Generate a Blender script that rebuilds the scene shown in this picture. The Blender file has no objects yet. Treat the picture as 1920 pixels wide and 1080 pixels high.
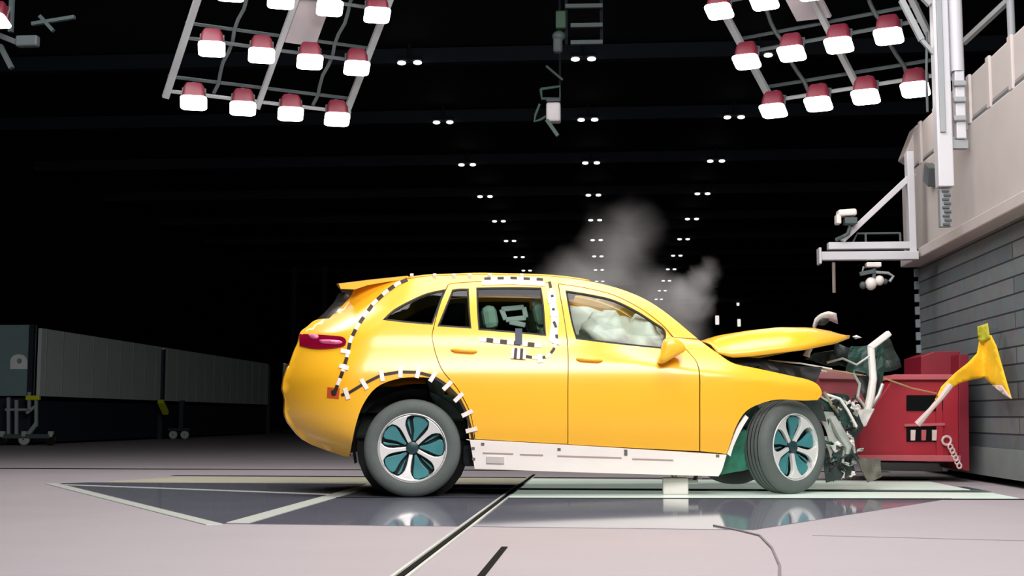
import bpy, math, random
from mathutils import Vector, Matrix, noise
from mathutils.geometry import delaunay_2d_cdt
R = math.radians
S = bpy.context.scene
COL = S.collection
random.seed(4)

# ------------------------------------------------------------------ camera, world, lights
F = 2400.0
CAM = Vector((0, 0, 0.584))
PITCH = math.atan(243 / F)
YAW = math.atan(183 / F * math.cos(PITCH))
RT = Vector((math.cos(YAW), math.sin(YAW), 0))
FW = Vector((-math.sin(YAW) * math.cos(PITCH), math.cos(YAW) * math.cos(PITCH), math.sin(PITCH)))
UP = RT.cross(FW)
cd = bpy.data.cameras.new('camera')
cd.sensor_width = 36
cd.lens = 36 * F / 1920
cd.clip_end = 300
cam = bpy.data.objects.new('camera', cd)
COL.objects.link(cam)
cam.matrix_world = Matrix(((RT.x, UP.x, -FW.x, CAM.x), (RT.y, UP.y, -FW.y, CAM.y), (RT.z, UP.z, -FW.z, CAM.z), (0, 0, 0, 1)))
S.camera = cam

S.view_settings.view_transform = 'Standard'
S.view_settings.look = 'None'
S.view_settings.exposure = 0.0
S.view_settings.gamma = 1.0
S.view_settings.use_curve_mapping = False
try:
    S.cycles.use_denoising = True
    S.cycles.max_bounces = 10
    S.cycles.transparent_max_bounces = 24
    S.cycles.volume_bounces = 1
    S.cycles.volume_step_rate = 1.0
    S.cycles.sample_clamp_indirect = 6.0
except Exception:
    pass

W_ = bpy.data.worlds.new('hall_air')
S.world = W_
W_.use_nodes = True
W_.node_tree.nodes['Background'].inputs[0].default_value = (0.35, 0.6, 1.0, 1)
W_.node_tree.nodes['Background'].inputs[1].default_value = 0.0022


def area(name, loc, target, sx, sy, power, color=(1, 1, 1)):
    l = bpy.data.lights.new(name, 'AREA')
    l.shape = 'RECTANGLE'
    l.size, l.size_y = sx, sy
    l.energy = power
    l.color = color
    o = bpy.data.objects.new(name, l)
    COL.objects.link(o)
    o.location = loc
    o.rotation_euler = (Vector(target) - Vector(loc)).to_track_quat('-Z', 'Y').to_euler()
    return o


# the overhead studio banks above and in front of the track (out of the frame), plus an added left fill
area('overhead_bank_front', (1.0, 3.3, 5.2), (0.1, 9.7, 0.8), 5.2, 2.8, 720, (1.0, 0.95, 0.95))
area('overhead_bank_track', (0.2, 8.8, 6.6), (0.2, 9.2, 0.0), 5.5, 2.4, 270, (1.0, 0.96, 0.97))
area('left_floor_fill', (-4.6, 11.5, 6.8), (-4.6, 12.5, 0), 3.5, 2.0, 260, (1.0, 0.98, 0.98))  # added unseen fill light, brightens the floor at far left
area('overhead_bank_barrier', (1.6, 8.4, 5.8), (3.4, 12.2, 1.6), 2.5, 1.6, 70, (0.97, 0.98, 1.0))


# ------------------------------------------------------------------ picture to place
def ray(px, py):
    return FW + RT * ((px - 960) / F) + UP * ((540 - py) / F)


def P(px, py, Y):
    d = ray(px, py)
    return CAM + d * (Y / d.y)


def G(px, py, z=0.0):
    d = ray(px, py)
    return CAM + d * ((z - CAM.z) / d.z)


def PX(px, py, X):
    d = ray(px, py)
    return CAM + d * (X / d.x)


# ------------------------------------------------------------------ materials
def lin(c):
    return tuple((v / 255 / 12.92) if v / 255 <= 0.04045 else ((v / 255 + 0.055) / 1.055) ** 2.4 for v in c)


MATS = {}


def mat(name, rgb, rough=0.5, metal=0.0, spec=0.5, var=0.12, scale=6.0, bump=0.0, coat=0.0, emit=None, es=0.0):
    if name in MATS:
        return MATS[name]
    m = bpy.data.materials.new(name)
    m.use_nodes = True
    nt = m.node_tree
    b = nt.nodes['Principled BSDF']
    c = lin(rgb)
    tc = nt.nodes.new('ShaderNodeTexCoord')
    nz = nt.nodes.new('ShaderNodeTexNoise')
    nz.inputs['Scale'].default_value = scale
    nz.inputs['Detail'].default_value = 5
    nt.links.new(tc.outputs['Object'], nz.inputs['Vector'])
    mx = nt.nodes.new('ShaderNodeMix')
    mx.data_type = 'RGBA'
    mx.inputs[6].default_value = (*[v * (1 - var) for v in c], 1)
    mx.inputs[7].default_value = (*[min(1, v * (1 + var)) for v in c], 1)
    nt.links.new(nz.outputs['Fac'], mx.inputs[0])
    nt.links.new(mx.outputs[2], b.inputs['Base Color'])
    b.inputs['Roughness'].default_value = rough
    b.inputs['Metallic'].default_value = metal
    b.inputs['Specular IOR Level'].default_value = spec
    b.inputs['Coat Weight'].default_value = coat
    b.inputs['Coat Roughness'].default_value = 0.2
    if bump:
        bp = nt.nodes.new('ShaderNodeBump')
        bp.inputs['Strength'].default_value = bump
        bp.inputs['Distance'].default_value = 0.01
        nt.links.new(nz.outputs['Fac'], bp.inputs['Height'])
        nt.links.new(bp.outputs[0], b.inputs['Normal'])
    if emit:
        b.inputs['Emission Color'].default_value = (*emit, 1)
        b.inputs['Emission Strength'].default_value = es
    MATS[name] = m
    return m


def glass_mat(name, tint, refl=1.0):
    m = bpy.data.materials.new(name)
    m.use_nodes = True
    nt = m.node_tree
    nt.nodes.clear()
    out = nt.nodes.new('ShaderNodeOutputMaterial')
    tr = nt.nodes.new('ShaderNodeBsdfTransparent')
    tr.inputs[0].default_value = (*tint, 1)
    gl = nt.nodes.new('ShaderNodeBsdfGlossy')
    gl.inputs['Roughness'].default_value = 0.03
    fr = nt.nodes.new('ShaderNodeFresnel')
    fr.inputs[0].default_value = 1.5
    mu = nt.nodes.new('ShaderNodeMath')
    mu.operation = 'MULTIPLY'
    mu.inputs[1].default_value = refl
    nt.links.new(fr.outputs[0], mu.inputs[0])
    mx = nt.nodes.new('ShaderNodeMixShader')
    nt.links.new(mu.outputs[0], mx.inputs[0])
    nt.links.new(tr.outputs[0], mx.inputs[1])
    nt.links.new(gl.outputs[0], mx.inputs[2])
    nt.links.new(mx.outputs[0], out.inputs[0])
    return m


PAINT = mat('yellow_paint', (254, 188, 36), 0.38, 0, 0.5, 0.03, 3, coat=1.0)
PAINT_IN = mat('primer_grey', (90, 88, 80), 0.6)
BLACK = mat('black_plastic', (14, 15, 16), 0.5)
DARKTRIM = mat('dark_trim', (26, 24, 22), 0.6)
RUBBER = mat('tyre_rubber', (92, 99, 96), 0.75, 0, 0.3, 0.15, 14, 0.15)
SILVER = mat('alloy_silver', (236, 236, 232), 0.35, 0.35, 0.5, 0.05)
TEAL = mat('teal_insert', (62, 132, 136), 0.4, 0.1, 0.5, 0.35, 9)
SILLW = mat('white_sill', (253, 244, 236), 0.45, 0, 0.5, 0.04)
TAPEK = mat('tape_black', (40, 28, 18), 0.6)
TAPEW = mat('tape_white', (246, 232, 224), 0.6)
TAPEP = mat('tape_pink', (236, 150, 110), 0.6)
REDLAMP = mat('tail_lamp_red', (132, 8, 44), 0.12, 0, 0.6, 0.1, 5, coat=0.6)
PINKGLINT = mat('tail_lamp_glint', (214, 96, 138), 0.2, 0, 0.6, 0.1, 5)  # pink of the reflected highlights painted on the tail lamp
GLASS = glass_mat('car_glass', (0.85, 0.94, 0.89), 0.6)
GLASSD = glass_mat('privacy_glass', (0.2, 0.3, 0.27), 1.0)
SEATC = mat('seat_fabric', (120, 150, 136), 0.8, bump=0.2)
AIRBAG = mat('airbag_cloth', (226, 224, 214), 0.85, 0, 0.2, 0.08, 7, 0.3)
CABIN = mat('cabin_lining', (30, 34, 36), 0.8)
METALG = mat('crushed_metal', (176, 180, 172), 0.4, 0.3, 0.5, 0.35, 9, 0.3)
METALD = mat('dark_metal', (46, 56, 54), 0.5, 0.2, 0.5, 0.4, 9, 0.4)
GREEND = mat('dark_green_plastic', (34, 66, 58), 0.5, 0, 0.5, 0.4, 11, 0.3)
GREENL = mat('green_battery_shell', (38, 112, 88), 0.4, 0, 0.5, 0.8, 14, 0.3)
WHITEP = mat('white_plastic', (226, 222, 214), 0.5, 0, 0.5, 0.1)
RIGG = mat('rig_grey', (146, 150, 152), 0.5, 0, 0.4, 0.06)
RIGD = mat('rig_dark_cable', (72, 80, 82), 0.6)
RIGRED = mat('lamp_housing_red', (98, 24, 40), 0.5, 0, 0.4, 0.1, emit=lin((180, 40, 70)), es=0.0)
LENS = mat('lamp_lens', (255, 250, 244), 0.3, emit=(1.0, 0.93, 0.9), es=9.0)
LENSC = mat('ceiling_lens', (255, 250, 244), 0.3, emit=(1.0, 0.97, 0.93), es=1.8)
WALLW = mat('barrier_concrete', (180, 172, 168), 0.7, 0, 0.3, 0.08, 3, 0.1)
MASTW = mat('mast_white', (192, 192, 196), 0.45, 0, 0.5, 0.04)
REDST = mat('barrier_red_steel', (158, 24, 42), 0.45, 0, 0.5, 0.2, 7)
REDLT = mat('barrier_red_dusty', (176, 84, 92), 0.6, 0, 0.4, 0.2, 7)
FLAGY = mat('yellow_cloth', (236, 186, 36), 0.7, 0, 0.3, 0.2, 8, 0.2)
FLAGG = mat('yellow_green_webbing', (176, 172, 44), 0.7)
WEBW = mat('white_webbing', (206, 184, 178), 0.7)
DARKG = mat('dark_gantry', (70, 84, 84), 0.6)
CEILM = mat('dark_ceiling', (20, 26, 32), 0.8, 0, 0.2)
BEAMM = mat('dark_beam', (26, 32, 40), 0.7, 0, 0.2)
WALLM = mat('dark_hall_wall', (12, 13, 16), 0.9, 0, 0.1)
SCRW = mat('screen_panel_white', (190, 200, 200), 0.6, 0, 0.3, 0.06)
SCRD = mat('screen_base_dark', (26, 34, 48), 0.6)
YGRN = mat('yellow_green_strap', (190, 200, 30), 0.6)
CASTER = mat('caster_grey', (170, 178, 172), 0.5)
NAVY = mat('navy_box', (14, 18, 44), 0.6)


# ------------------------------------------------------------------ mesh builder
class MB:
    def __init__(s):
        s.v, s.f, s.m = [], [], []
        s.ln = None

    def add(s, verts, faces, mi=0):
        o = len(s.v)
        s.v += [Vector(p) for p in verts]
        s.f += [tuple(i + o for i in f) for f in faces]
        s.m += [mi] * len(faces)
        return s

    def box(s, c, size, rot=None, mi=0):
        hx, hy, hz = size[0] / 2, size[1] / 2, size[2] / 2
        vs = [Vector((x, y, z)) for x in (-hx, hx) for y in (-hy, hy) for z in (-hz, hz)]
        if rot is not None:
            vs = [rot @ p for p in vs]
        vs = [p + Vector(c) for p in vs]
        return s.add(vs, [(0, 1, 3, 2), (4, 6, 7, 5), (0, 4, 5, 1), (2, 3, 7, 6), (0, 2, 6, 4), (1, 5, 7, 3)], mi)

    def beam(s, a, b, w, h, up=(0, 0, 1), mi=0):
        a, b = Vector(a), Vector(b)
        d = b - a
        x = d.normalized()
        u = Vector(up)
        if abs(x.dot(u)) > 0.98:
            u = Vector((0, 1, 0))
        y = u.cross(x).normalized()
        z = x.cross(y)
        rot = Matrix((x, y, z)).transposed()
        return s.box((a + b) / 2, (d.length, w, h), rot, mi)

    def tube(s, pts, r, n=10, mi=0, cap=True):
        pts = [Vector(p) for p in pts]
        rr = r if isinstance(r, (list, tuple)) else [r] * len(pts)
        vs, fs = [], []
        prev = None
        for i, p in enumerate(pts):
            d = (pts[min(i + 1, len(pts) - 1)] - pts[max(i - 1, 0)]).normalized()
            if prev is None:
                a = d.orthogonal().normalized()
            else:
                a = (prev - d * prev.dot(d)).normalized()
            prev = a
            b = d.cross(a)
            for k in range(n):
                t = 2 * math.pi * k / n
                vs.append(p + (a * math.cos(t) + b * math.sin(t)) * rr[i])
        for i in range(len(pts) - 1):
            for k in range(n):
                fs.append((i * n + k, i * n + (k + 1) % n, (i + 1) * n + (k + 1) % n, (i + 1) * n + k))
        if cap:
            fs.append(tuple(range(n - 1, -1, -1)))
            fs.append(tuple((len(pts) - 1) * n + k for k in range(n)))
        return s.add(vs, fs, mi)

    def lathe(s, prof, n=48, axis='y', c=(0, 0, 0), mi=0, close=False):
        # prof: (radius, along)
        vs, fs = [], []
        for r, h in prof:
            for k in range(n):
                t = 2 * math.pi * k / n
                a, b = r * math.cos(t), r * math.sin(t)
                p = (a, h, b) if axis == 'y' else ((a, b, h) if axis == 'z' else (h, a, b))
                vs.append(Vector(p) + Vector(c))
        m = len(prof)
        for i in range(m if close else m - 1):
            j = (i + 1) % m
            for k in range(n):
                fs.append((i * n + k, i * n + (k + 1) % n, j * n + (k + 1) % n, j * n + k))
        return s.add(vs, fs, mi)

    def grid(s, rows, mi=0):
        nr, nc = len(rows), len(rows[0])
        vs = [p for r in rows for p in r]
        fs = [(i * nc + j, i * nc + j + 1, (i + 1) * nc + j + 1, (i + 1) * nc + j) for i in range(nr - 1) for j in range(nc - 1)]
        return s.add(vs, fs, mi)

    def prism(s, front, back, mi=0):
        n = len(front)
        fs = [tuple(range(n)), tuple(range(2 * n - 1, n - 1, -1))]
        fs += [(i, i + n, (i + 1) % n + n, (i + 1) % n) for i in range(n)]
        return s.add(list(front) + list(back), fs, mi)

    def sphere(s, c, rx, ry, rz, n=16, m=10, fn=None, mi=0):
        vs, fs = [], []
        for i in range(m + 1):
            th = math.pi * i / m
            for k in range(n):
                t = 2 * math.pi * k / n
                d = Vector((math.sin(th) * math.cos(t), math.sin(th) * math.sin(t), math.cos(th)))
                q = fn(d) if fn else 1.0
                vs.append(Vector(c) + Vector((d.x * rx, d.y * ry, d.z * rz)) * q)
        for i in range(m):
            for k in range(n):
                fs.append((i * n + k, (i + 1) * n + k, (i + 1) * n + (k + 1) % n, i * n + (k + 1) % n))
        return s.add(vs, fs, mi)

    def build(s, name, mats, parent=None, local=False, smooth=False, bevel=0.0, solid=0.0, off=-1.0, sub=0, angle=35):
        if not isinstance(mats, (list, tuple)):
            mats = [mats]
        vs = s.v
        if parent is not None and not local:
            inv = MW[parent].inverted()
            vs = [inv @ p for p in vs]
        me = bpy.data.meshes.new(name)
        me.from_pydata([tuple(p) for p in vs], [], s.f)
        for m in mats:
            me.materials.append(m)
        for p, mi in zip(me.polygons, s.m):
            p.material_index = mi
            p.use_smooth = smooth
        if smooth:
            try:
                me.set_sharp_from_angle(angle=R(angle))
            except Exception:
                pass
        me.validate()
        if s.ln is not None:
            me.normals_split_custom_set([tuple(q) for q in s.ln])
        o = bpy.data.objects.new(name, me)
        COL.objects.link(o)
        if parent is not None:
            o.parent = parent
            MW[o] = MW[parent].copy()
        else:
            MW[o] = Matrix()
        if solid:
            md = o.modifiers.new('thickness', 'SOLIDIFY')
            md.thickness = solid
            md.offset = off
        if bevel:
            md = o.modifiers.new('edges', 'BEVEL')
            md.width = bevel
            md.segments = 2
            md.limit_method = 'ANGLE'
            md.angle_limit = R(40)
        if sub:
            md = o.modifiers.new('soft', 'SUBSURF')
            md.levels = sub
            md.render_levels = sub
        return o


MW = {}


def tag(o, label=None, cat=None, group=None, kind=None):
    if label:
        o['label'] = label
    if cat:
        o['category'] = cat
    if group:
        o['group'] = group
    if kind:
        o['kind'] = kind
    return o


def thing(name, label, cat, loc=(0, 0, 0), rz=0.0, group=None, rot=None):
    o = bpy.data.objects.new(name, None)
    COL.objects.link(o)
    M = Matrix.Translation(Vector(loc)) @ (rot if rot is not None else Matrix.Rotation(rz, 4, 'Z'))
    o.matrix_world = M
    o.empty_display_size = 0.1
    MW[o] = M
    return tag(o, label, cat, group)


def copy_tree(o, parent=None, M=None):
    c = o.copy()
    COL.objects.link(c)
    if parent is not None:
        c.parent = parent
    if M is not None:
        c.matrix_world = M
        MW[c] = M
    for ch in list(o.children):
        copy_tree(ch, c)
    return c


def structure(o):
    o['kind'] = 'structure'
    return o


def outline_cloth(pts, dY, amp, name, m, parent, seed=0, thick=0.006):
    vs, fs = tri_region([Vector(p) for p in pts], [], 5, 6)
    out = []
    for q in vs:
        n = noise.noise(Vector((q.x * .022, q.y * .022, seed))) + .5 * noise.noise(Vector((q.x * .06, q.y * .04, seed + 3)))
        out.append(P(q.x, q.y, cloth_y(q.x) + dY + amp * n))
    return MB().add(out, [f[::-1] for f in fs]).build(name, m, parent, smooth=True, solid=thick, off=0, angle=180)


def cloth_y(px):
    return 11.40 - (.0125 * (px - 1845) if px > 1845 else .0035 * (1845 - px))


def inpoly(p, poly):
    c = False
    j = len(poly) - 1
    for i in range(len(poly)):
        a, q = poly[i], poly[j]
        if (a.y > p.y) != (q.y > p.y) and p.x < (q.x - a.x) * (p.y - a.y) / (q.y - a.y) + a.x:
            c = not c
        j = i
    return c


def segdist(p, a, q):
    d = q - a
    l = d.length_squared
    t = 0 if l == 0 else max(0, min(1, (p - a).dot(d) / l))
    return (a + d * t - p).length


def resample(poly, step):
    out = []
    for i in range(len(poly)):
        a, q = poly[i], poly[(i + 1) % len(poly)]
        n = max(1, int((q - a).length / step + .5))
        for k in range(n):
            out.append(a + (q - a) * (k / n))
    return out


def tri_region(poly, holes, step, grid, extra=()):
    loops = [resample(poly, step)] + [resample(h, step) for h in holes]
    vs, es = [], []
    for l in loops:
        o = len(vs)
        vs += l
        es += [(o + i, o + (i + 1) % len(l)) for i in range(len(l))]
    x0, x1 = min(p.x for p in loops[0]), max(p.x for p in loops[0])
    y0, y1 = min(p.y for p in loops[0]), max(p.y for p in loops[0])
    bucket = {}
    for p in vs:
        bucket.setdefault((int(p.x / grid), int(p.y / grid)), []).append(p)

    def near(p):
        i, j = int(p.x / grid), int(p.y / grid)
        for a in (-1, 0, 1):
            for q in (-1, 0, 1):
                for k in bucket.get((i + a, j + q), ()):
                    if (k - p).length < grid * .55:
                        return True
        return False
    pts = list(extra)
    y = y0 + grid * .5
    r_ = 0
    while y < y1:
        x = x0 + grid * (.5 if r_ % 2 else 0)
        while x < x1:
            pts.append(Vector((x, y)))
            x += grid
        y += grid * .87
        r_ += 1
    for p in pts:
        if inpoly(p, loops[0]) and not any(inpoly(p, h) for h in loops[1:]) and not near(p):
            vs.append(p)
    rv, re, rf, _, _, _ = delaunay_2d_cdt(vs, es, [], 0, 1e-6)
    ff = []
    for f in rf:
        if len(f) != 3:
            continue
        c = (rv[f[0]] + rv[f[1]] + rv[f[2]]) / 3
        if inpoly(c, loops[0]) and not any(inpoly(c, h) for h in loops[1:]):
            a, q, d = (rv[i] for i in f)
            cr = (q - a).cross(d - a)
            if abs(cr) < 1e-10:
                continue
            ff.append(tuple(f) if cr > 0 else (f[0], f[2], f[1]))
    return [Vector(p) for p in rv], ff



ORD = ['first', 'second', 'third', 'fourth', 'fifth', 'sixth', 'seventh', 'eighth', 'ninth', 'tenth', 'eleventh', 'twelfth', 'thirteenth']

# ------------------------------------------------------------------ hall shell
HX0, HX1, HY0, HY1, HZ = -17.0, 12.0, -3.0, 84.0, 8.0


def quad(name, pts, m):
    return structure(MB().add(pts, [(0, 1, 2, 3)]).build(name, m))


# floor: pale epoxy
fm = mat('pale_floor', (156, 149, 152), 0.55, 0, 0.25, 0.05, 1.3)
nt = fm.node_tree
b = nt.nodes['Principled BSDF']
n2 = nt.nodes.new('ShaderNodeTexNoise')
n2.inputs['Scale'].default_value = 0.9
n2.inputs['Detail'].default_value = 8
rp = nt.nodes.new('ShaderNodeMapRange')
rp.inputs[3].default_value = 0.45
rp.inputs[4].default_value = 0.7
tc = [n for n in nt.nodes if n.type == 'TEX_COORD'][0]
nt.links.new(tc.outputs['Object'], n2.inputs['Vector'])
nt.links.new(n2.outputs['Fac'], rp.inputs[0])
nt.links.new(rp.outputs[0], b.inputs['Roughness'])
floor = MB()
xs = [HX0, HX1]
floor.add([(HX0, HY0, 0), (HX1, HY0, 0), (HX1, HY1, 0), (HX0, HY1, 0), (HX0, HY0, -.2), (HX1, HY0, -.2), (HX1, HY1, -.2), (HX0, HY1, -.2)],
          [(0, 1, 2, 3), (7, 6, 5, 4), (0, 4, 5, 1), (1, 5, 6, 2), (2, 6, 7, 3), (3, 7, 4, 0)])
structure(floor.build('floor', fm))
quad('ceiling', [(HX0, HY0, HZ), (HX0, HY1, HZ), (HX1, HY1, HZ), (HX1, HY0, HZ)], CEILM)
quad('wall_left', [(HX0, HY0, 0), (HX0, HY1, 0), (HX0, HY1, HZ), (HX0, HY0, HZ)], WALLM)
quad('wall_right', [(HX1, HY0, 0), (HX1, HY0, HZ), (HX1, HY1, HZ), (HX1, HY1, 0)], WALLM)
quad('wall_back', [(HX0, HY1, 0), (HX1, HY1, 0), (HX1, HY1, HZ), (HX0, HY1, HZ)], WALLM)
quad('wall_front', [(HX0, HY0, 0), (HX0, HY0, HZ), (HX1, HY0, HZ), (HX1, HY0, 0)], WALLM)

# floor inlays -------------------------------------------------------
PITM = mat('pit_glass_dark', (122, 124, 136), 0.06, 0, 0.55, 0.15, 2.0)
PITW = mat('inlay_strip_pale', (214, 220, 210), 0.22, 0, 0.5, 0.05, 4)
PITY = mat('inlay_strip_yellowish', (206, 204, 176), 0.25, 0, 0.5, 0.1, 4)
SEAM = mat('floor_seam_dark', (10, 13, 13), 0.8, 0, 0.1)
SEAMG = mat('floor_seam_green', (70, 110, 90), 0.35)


def slab(name, pts, m, z, t=None):
    t = t or z - 0.0004
    a = [Vector((p[0], p[1], z)) for p in pts]
    bb = [Vector((p[0], p[1], z - t)) for p in pts]
    return structure(MB().prism(a, bb).build(name, m))


def strip(name, a, b2, w, m, z):
    a, b2 = Vector((*a, 0)), Vector((*b2, 0))
    d = (b2 - a).normalized()
    n = Vector((-d.y, d.x, 0)) * w / 2
    return slab(name, [a - n, b2 - n, b2 + n, a + n], m, z)


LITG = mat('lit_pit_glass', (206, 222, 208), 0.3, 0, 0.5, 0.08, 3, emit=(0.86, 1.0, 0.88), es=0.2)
slab('floor_glass_panel', [(-4.87, 11.15), (-2.13, 7.02), (0.74, 6.84), (3.0, 10.45), (3.0, 11.2), (-4.7, 11.35)], PITM, 0.003)
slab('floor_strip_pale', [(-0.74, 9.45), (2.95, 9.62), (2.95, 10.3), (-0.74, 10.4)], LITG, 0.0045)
strip('floor_strip_white', (-2.06, 7.06), (-2.06, 11.3), 0.13, PITW, 0.0055)
strip('floor_strip_white', (-4.75, 10.93), (-2.13, 9.72), 0.07, PITW, 0.0055)
strip('floor_strip_white', (-4.95, 11.12), (-2.16, 6.95), 0.09, PITW, 0.0055)
slab('floor_strip_yellowish', [(-4.6, 11.5), (-0.8, 11.45), (-0.8, 12.4), (-4.2, 12.5)], PITY, 0.003)
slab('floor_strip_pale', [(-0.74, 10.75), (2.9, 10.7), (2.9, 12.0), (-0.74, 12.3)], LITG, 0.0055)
strip('floor_seam', (-16, 14.6), (3.0, 14.2), 0.16, SEAM, 0.003)
strip('floor_seam', (-4.4, 12.75), (3.0, 12.45), 0.12, SEAM, 0.003)
strip('floor_seam', (-2.0, 10.62), (2.95, 10.6), 0.1, SEAMG, 0.005)
strip('floor_seam', (-2.0, 9.33), (2.95, 9.5), 0.05, SEAM, 0.005)
strip('floor_track_edge', (-0.80, 3.6), (-0.80, 13.2), 0.014, PITW, 0.0075)
strip('floor_track_edge', (-0.745, 3.6), (-0.745, 13.2), 0.014, PITW, 0.0075)
strip('floor_track_groove', (-0.772, 3.6), (-0.772, 13.2), 0.026, SEAM, 0.007)
strip('floor_track_slot', (-0.478, 3.6), (-0.478, 5.86), 0.028, SEAM, 0.004)
strip('floor_seam', (1.0, 6.55), (3.6, 6.0), 0.012, mat('faint_seam', (150, 144, 146), 0.6), 0.003)

# ceiling beams and twin lights --------------------------------------
CZ = 0.584 + 7.0
rows_off = [1 / (0.00147 + 0.000309 * k) for k in range(-3, 11)]
for k, off in enumerate(rows_off):
    Y = F * 7.0 / off
    structure(MB().box((-2, Y + 0.25, CZ + 0.22), (29, 0.22, 0.3)).build('trim_%d' % (k + 1), BEAMM))


def twin_light():
    r = thing('twin_ceiling_light', 'x', 'ceiling light', (0, 0, 0), 0, 'twin lights in rows along the dark ceiling')
    h = MB().box((0, 0, 0.11), (0.5, 0.16, 0.07)).build('housing', CEILM, r, True, bevel=0.01)
    MB().beam((0, 0, 0.15), (0, 0, 0.42), 0.05, 0.05).build('hanger', CEILM, r, True)
    for sx in (-1, 1):
        m = MB()
        m.lathe([(0.02, 0.06), (0.07, 0.06), (0.088, 0.04), (0.08, 0.015), (0.045, 0.0), (0.0, -0.004)], 20, 'z', (sx * 0.16, 0, 0))
        m.build('lens', LENSC, r, True, smooth=True)
    return r


tl = None
side = {0: 'left', 1: 'middle', 2: 'right'}
for j in range(3):
    n = 0
    for k, off in enumerate(rows_off):
        if k < 3 - (1 if j == 99 else 0):
            continue
        Y = F * 7.0 / off
        X = {0: -3.92, 1: -0.46, 2: 2.98}[j]
        if tl is None:
            tl = twin_light()
            o = tl
        else:
            o = copy_tree(tl)
        if o is tl:
            o.matrix_world = Matrix.Translation((X, Y, CZ))
        else:
            o.matrix_world = Matrix.Translation((X, Y, CZ))
        o['label'] = 'twin ceiling light, %s from the front in the %s row on the dark ceiling' % (ORD[n], side[j])
        n += 1

# small distant lamps on the far dark wall --------------------------------
for px, py, w, h, lab in [(1345, 600, 7, 17, 'tall narrow white wall lamp just above the lifted bonnet, left of two'),
                          (1386, 605, 6, 14, 'tall narrow white wall lamp just above the lifted bonnet, right of two'),
                          (1384, 569, 5, 8, 'tiny dim wall lamp above the pair of narrow lamps behind the bonnet'),
                          (1690, 585, 9, 8, 'small square white lamp in the dark beside the grey block wall')]:
    Y = 83.6
    c = P(px, py, Y)
    s = Y / F
    r = thing('wall_lamp', lab, 'wall lamp', (c.x, Y + 0.2, c.z))
    MB().box((0, 0.05, 0), (w * s + 0.1, 0.2, h * s + 0.1)).build('housing', BLACK, r, True)
    MB().box((0, -0.1, 0), (w * s, 0.1, h * s)).build('lens', mat('wall_lens', (255, 250, 240), .3, emit=(1, .95, .9), es=0.9), r, True, bevel=0.04)

# ------------------------------------------------------------------ light banks
def bank(which, p00, p30, p01, lens_rot_sign):
    """p00 bottom-left lamp, p30 bottom-right lamp, p01 the lamp above p00"""
    u = (p30 - p00) / 3
    v = p01 - p00
    nrm = u.cross(v).normalized()
    if nrm.y > 0:
        nrm = -nrm
    back = -nrm * 0.34 + Vector((0, 0, -0.02))

    def pt(i, j, b=1.0):
        return p00 + u * i + v * j + back * b
    r = thing('light_bank_frame', 'grey tilted lamp rack of rails hanging above the %s' % ('empty floor left of the yellow car' if which == 'left' else 'hall left of the white mast'),
              'lamp rack', pt(1.5, 1.5))
    top = 3.6
    mir = which == 'right'
    rails = [(-0.45, 0.075), (1.45, 0.06), (3.35, 0.075)] if not mir else [(-0.3, 0.075), (1.62, 0.06), (3.45, 0.06)]
    for i, w in rails:
        MB().beam(pt(i, -0.15), pt(i, top), w, 0.06, nrm).build('rail', RIGG, r, bevel=0.006)
    for j in range(4):
        MB().beam(pt(-0.5, j - 0.02), pt(3.45, j - 0.02), 0.035, 0.035, nrm).build('crossbar', RIGG if j == 0 else RIGD, r, bevel=0.004)
        MB().beam(pt(-0.5, j + 0.2, 1.3), pt(3.45, j + 0.2, 1.3), 0.03, 0.03, nrm).build('crossbar', RIGD, r)
    i0, i1 = (1.55, 2.2) if not mir else (0.95, 1.7)
    a, b_, c, d = (pt(i0, 1.12, 1.1), pt(i1, 1.12, 1.1), pt(i1, top, 1.1), pt(i0, top, 1.1))
    if mir:
        a, b_, c, d = (pt(1.05, 1.35, 1.1), pt(1.75, 1.3, 1.1), pt(1.75, top, 1.1), pt(1.05, top, 1.1))
    off = -nrm * 0.05
    MB().prism([a, b_, c, d], [q + off for q in (a, b_, c, d)]).build('cable_tray', mat('tray_grey', (160, 154, 158), .6), r, bevel=0.004)
    for i in (0.5, 2.62):
        pts = []
        for k in range(19):
            pts.append(pt(i + 0.03 * math.sin(k * 1.7), k * 0.2, 1.2))
        MB().tube(pts, 0.022, 6).build('cable', RIGD, r, smooth=True)
    for i in (0.2, 2.8):
        MB().beam(pt(i, top, 1.2), Vector((pt(i, top, 1.2).x, pt(i, top, 1.2).y, HZ)), 0.04, 0.04).build('hanger', RIGD, r)
    return pt, u, v, nrm, r


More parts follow.
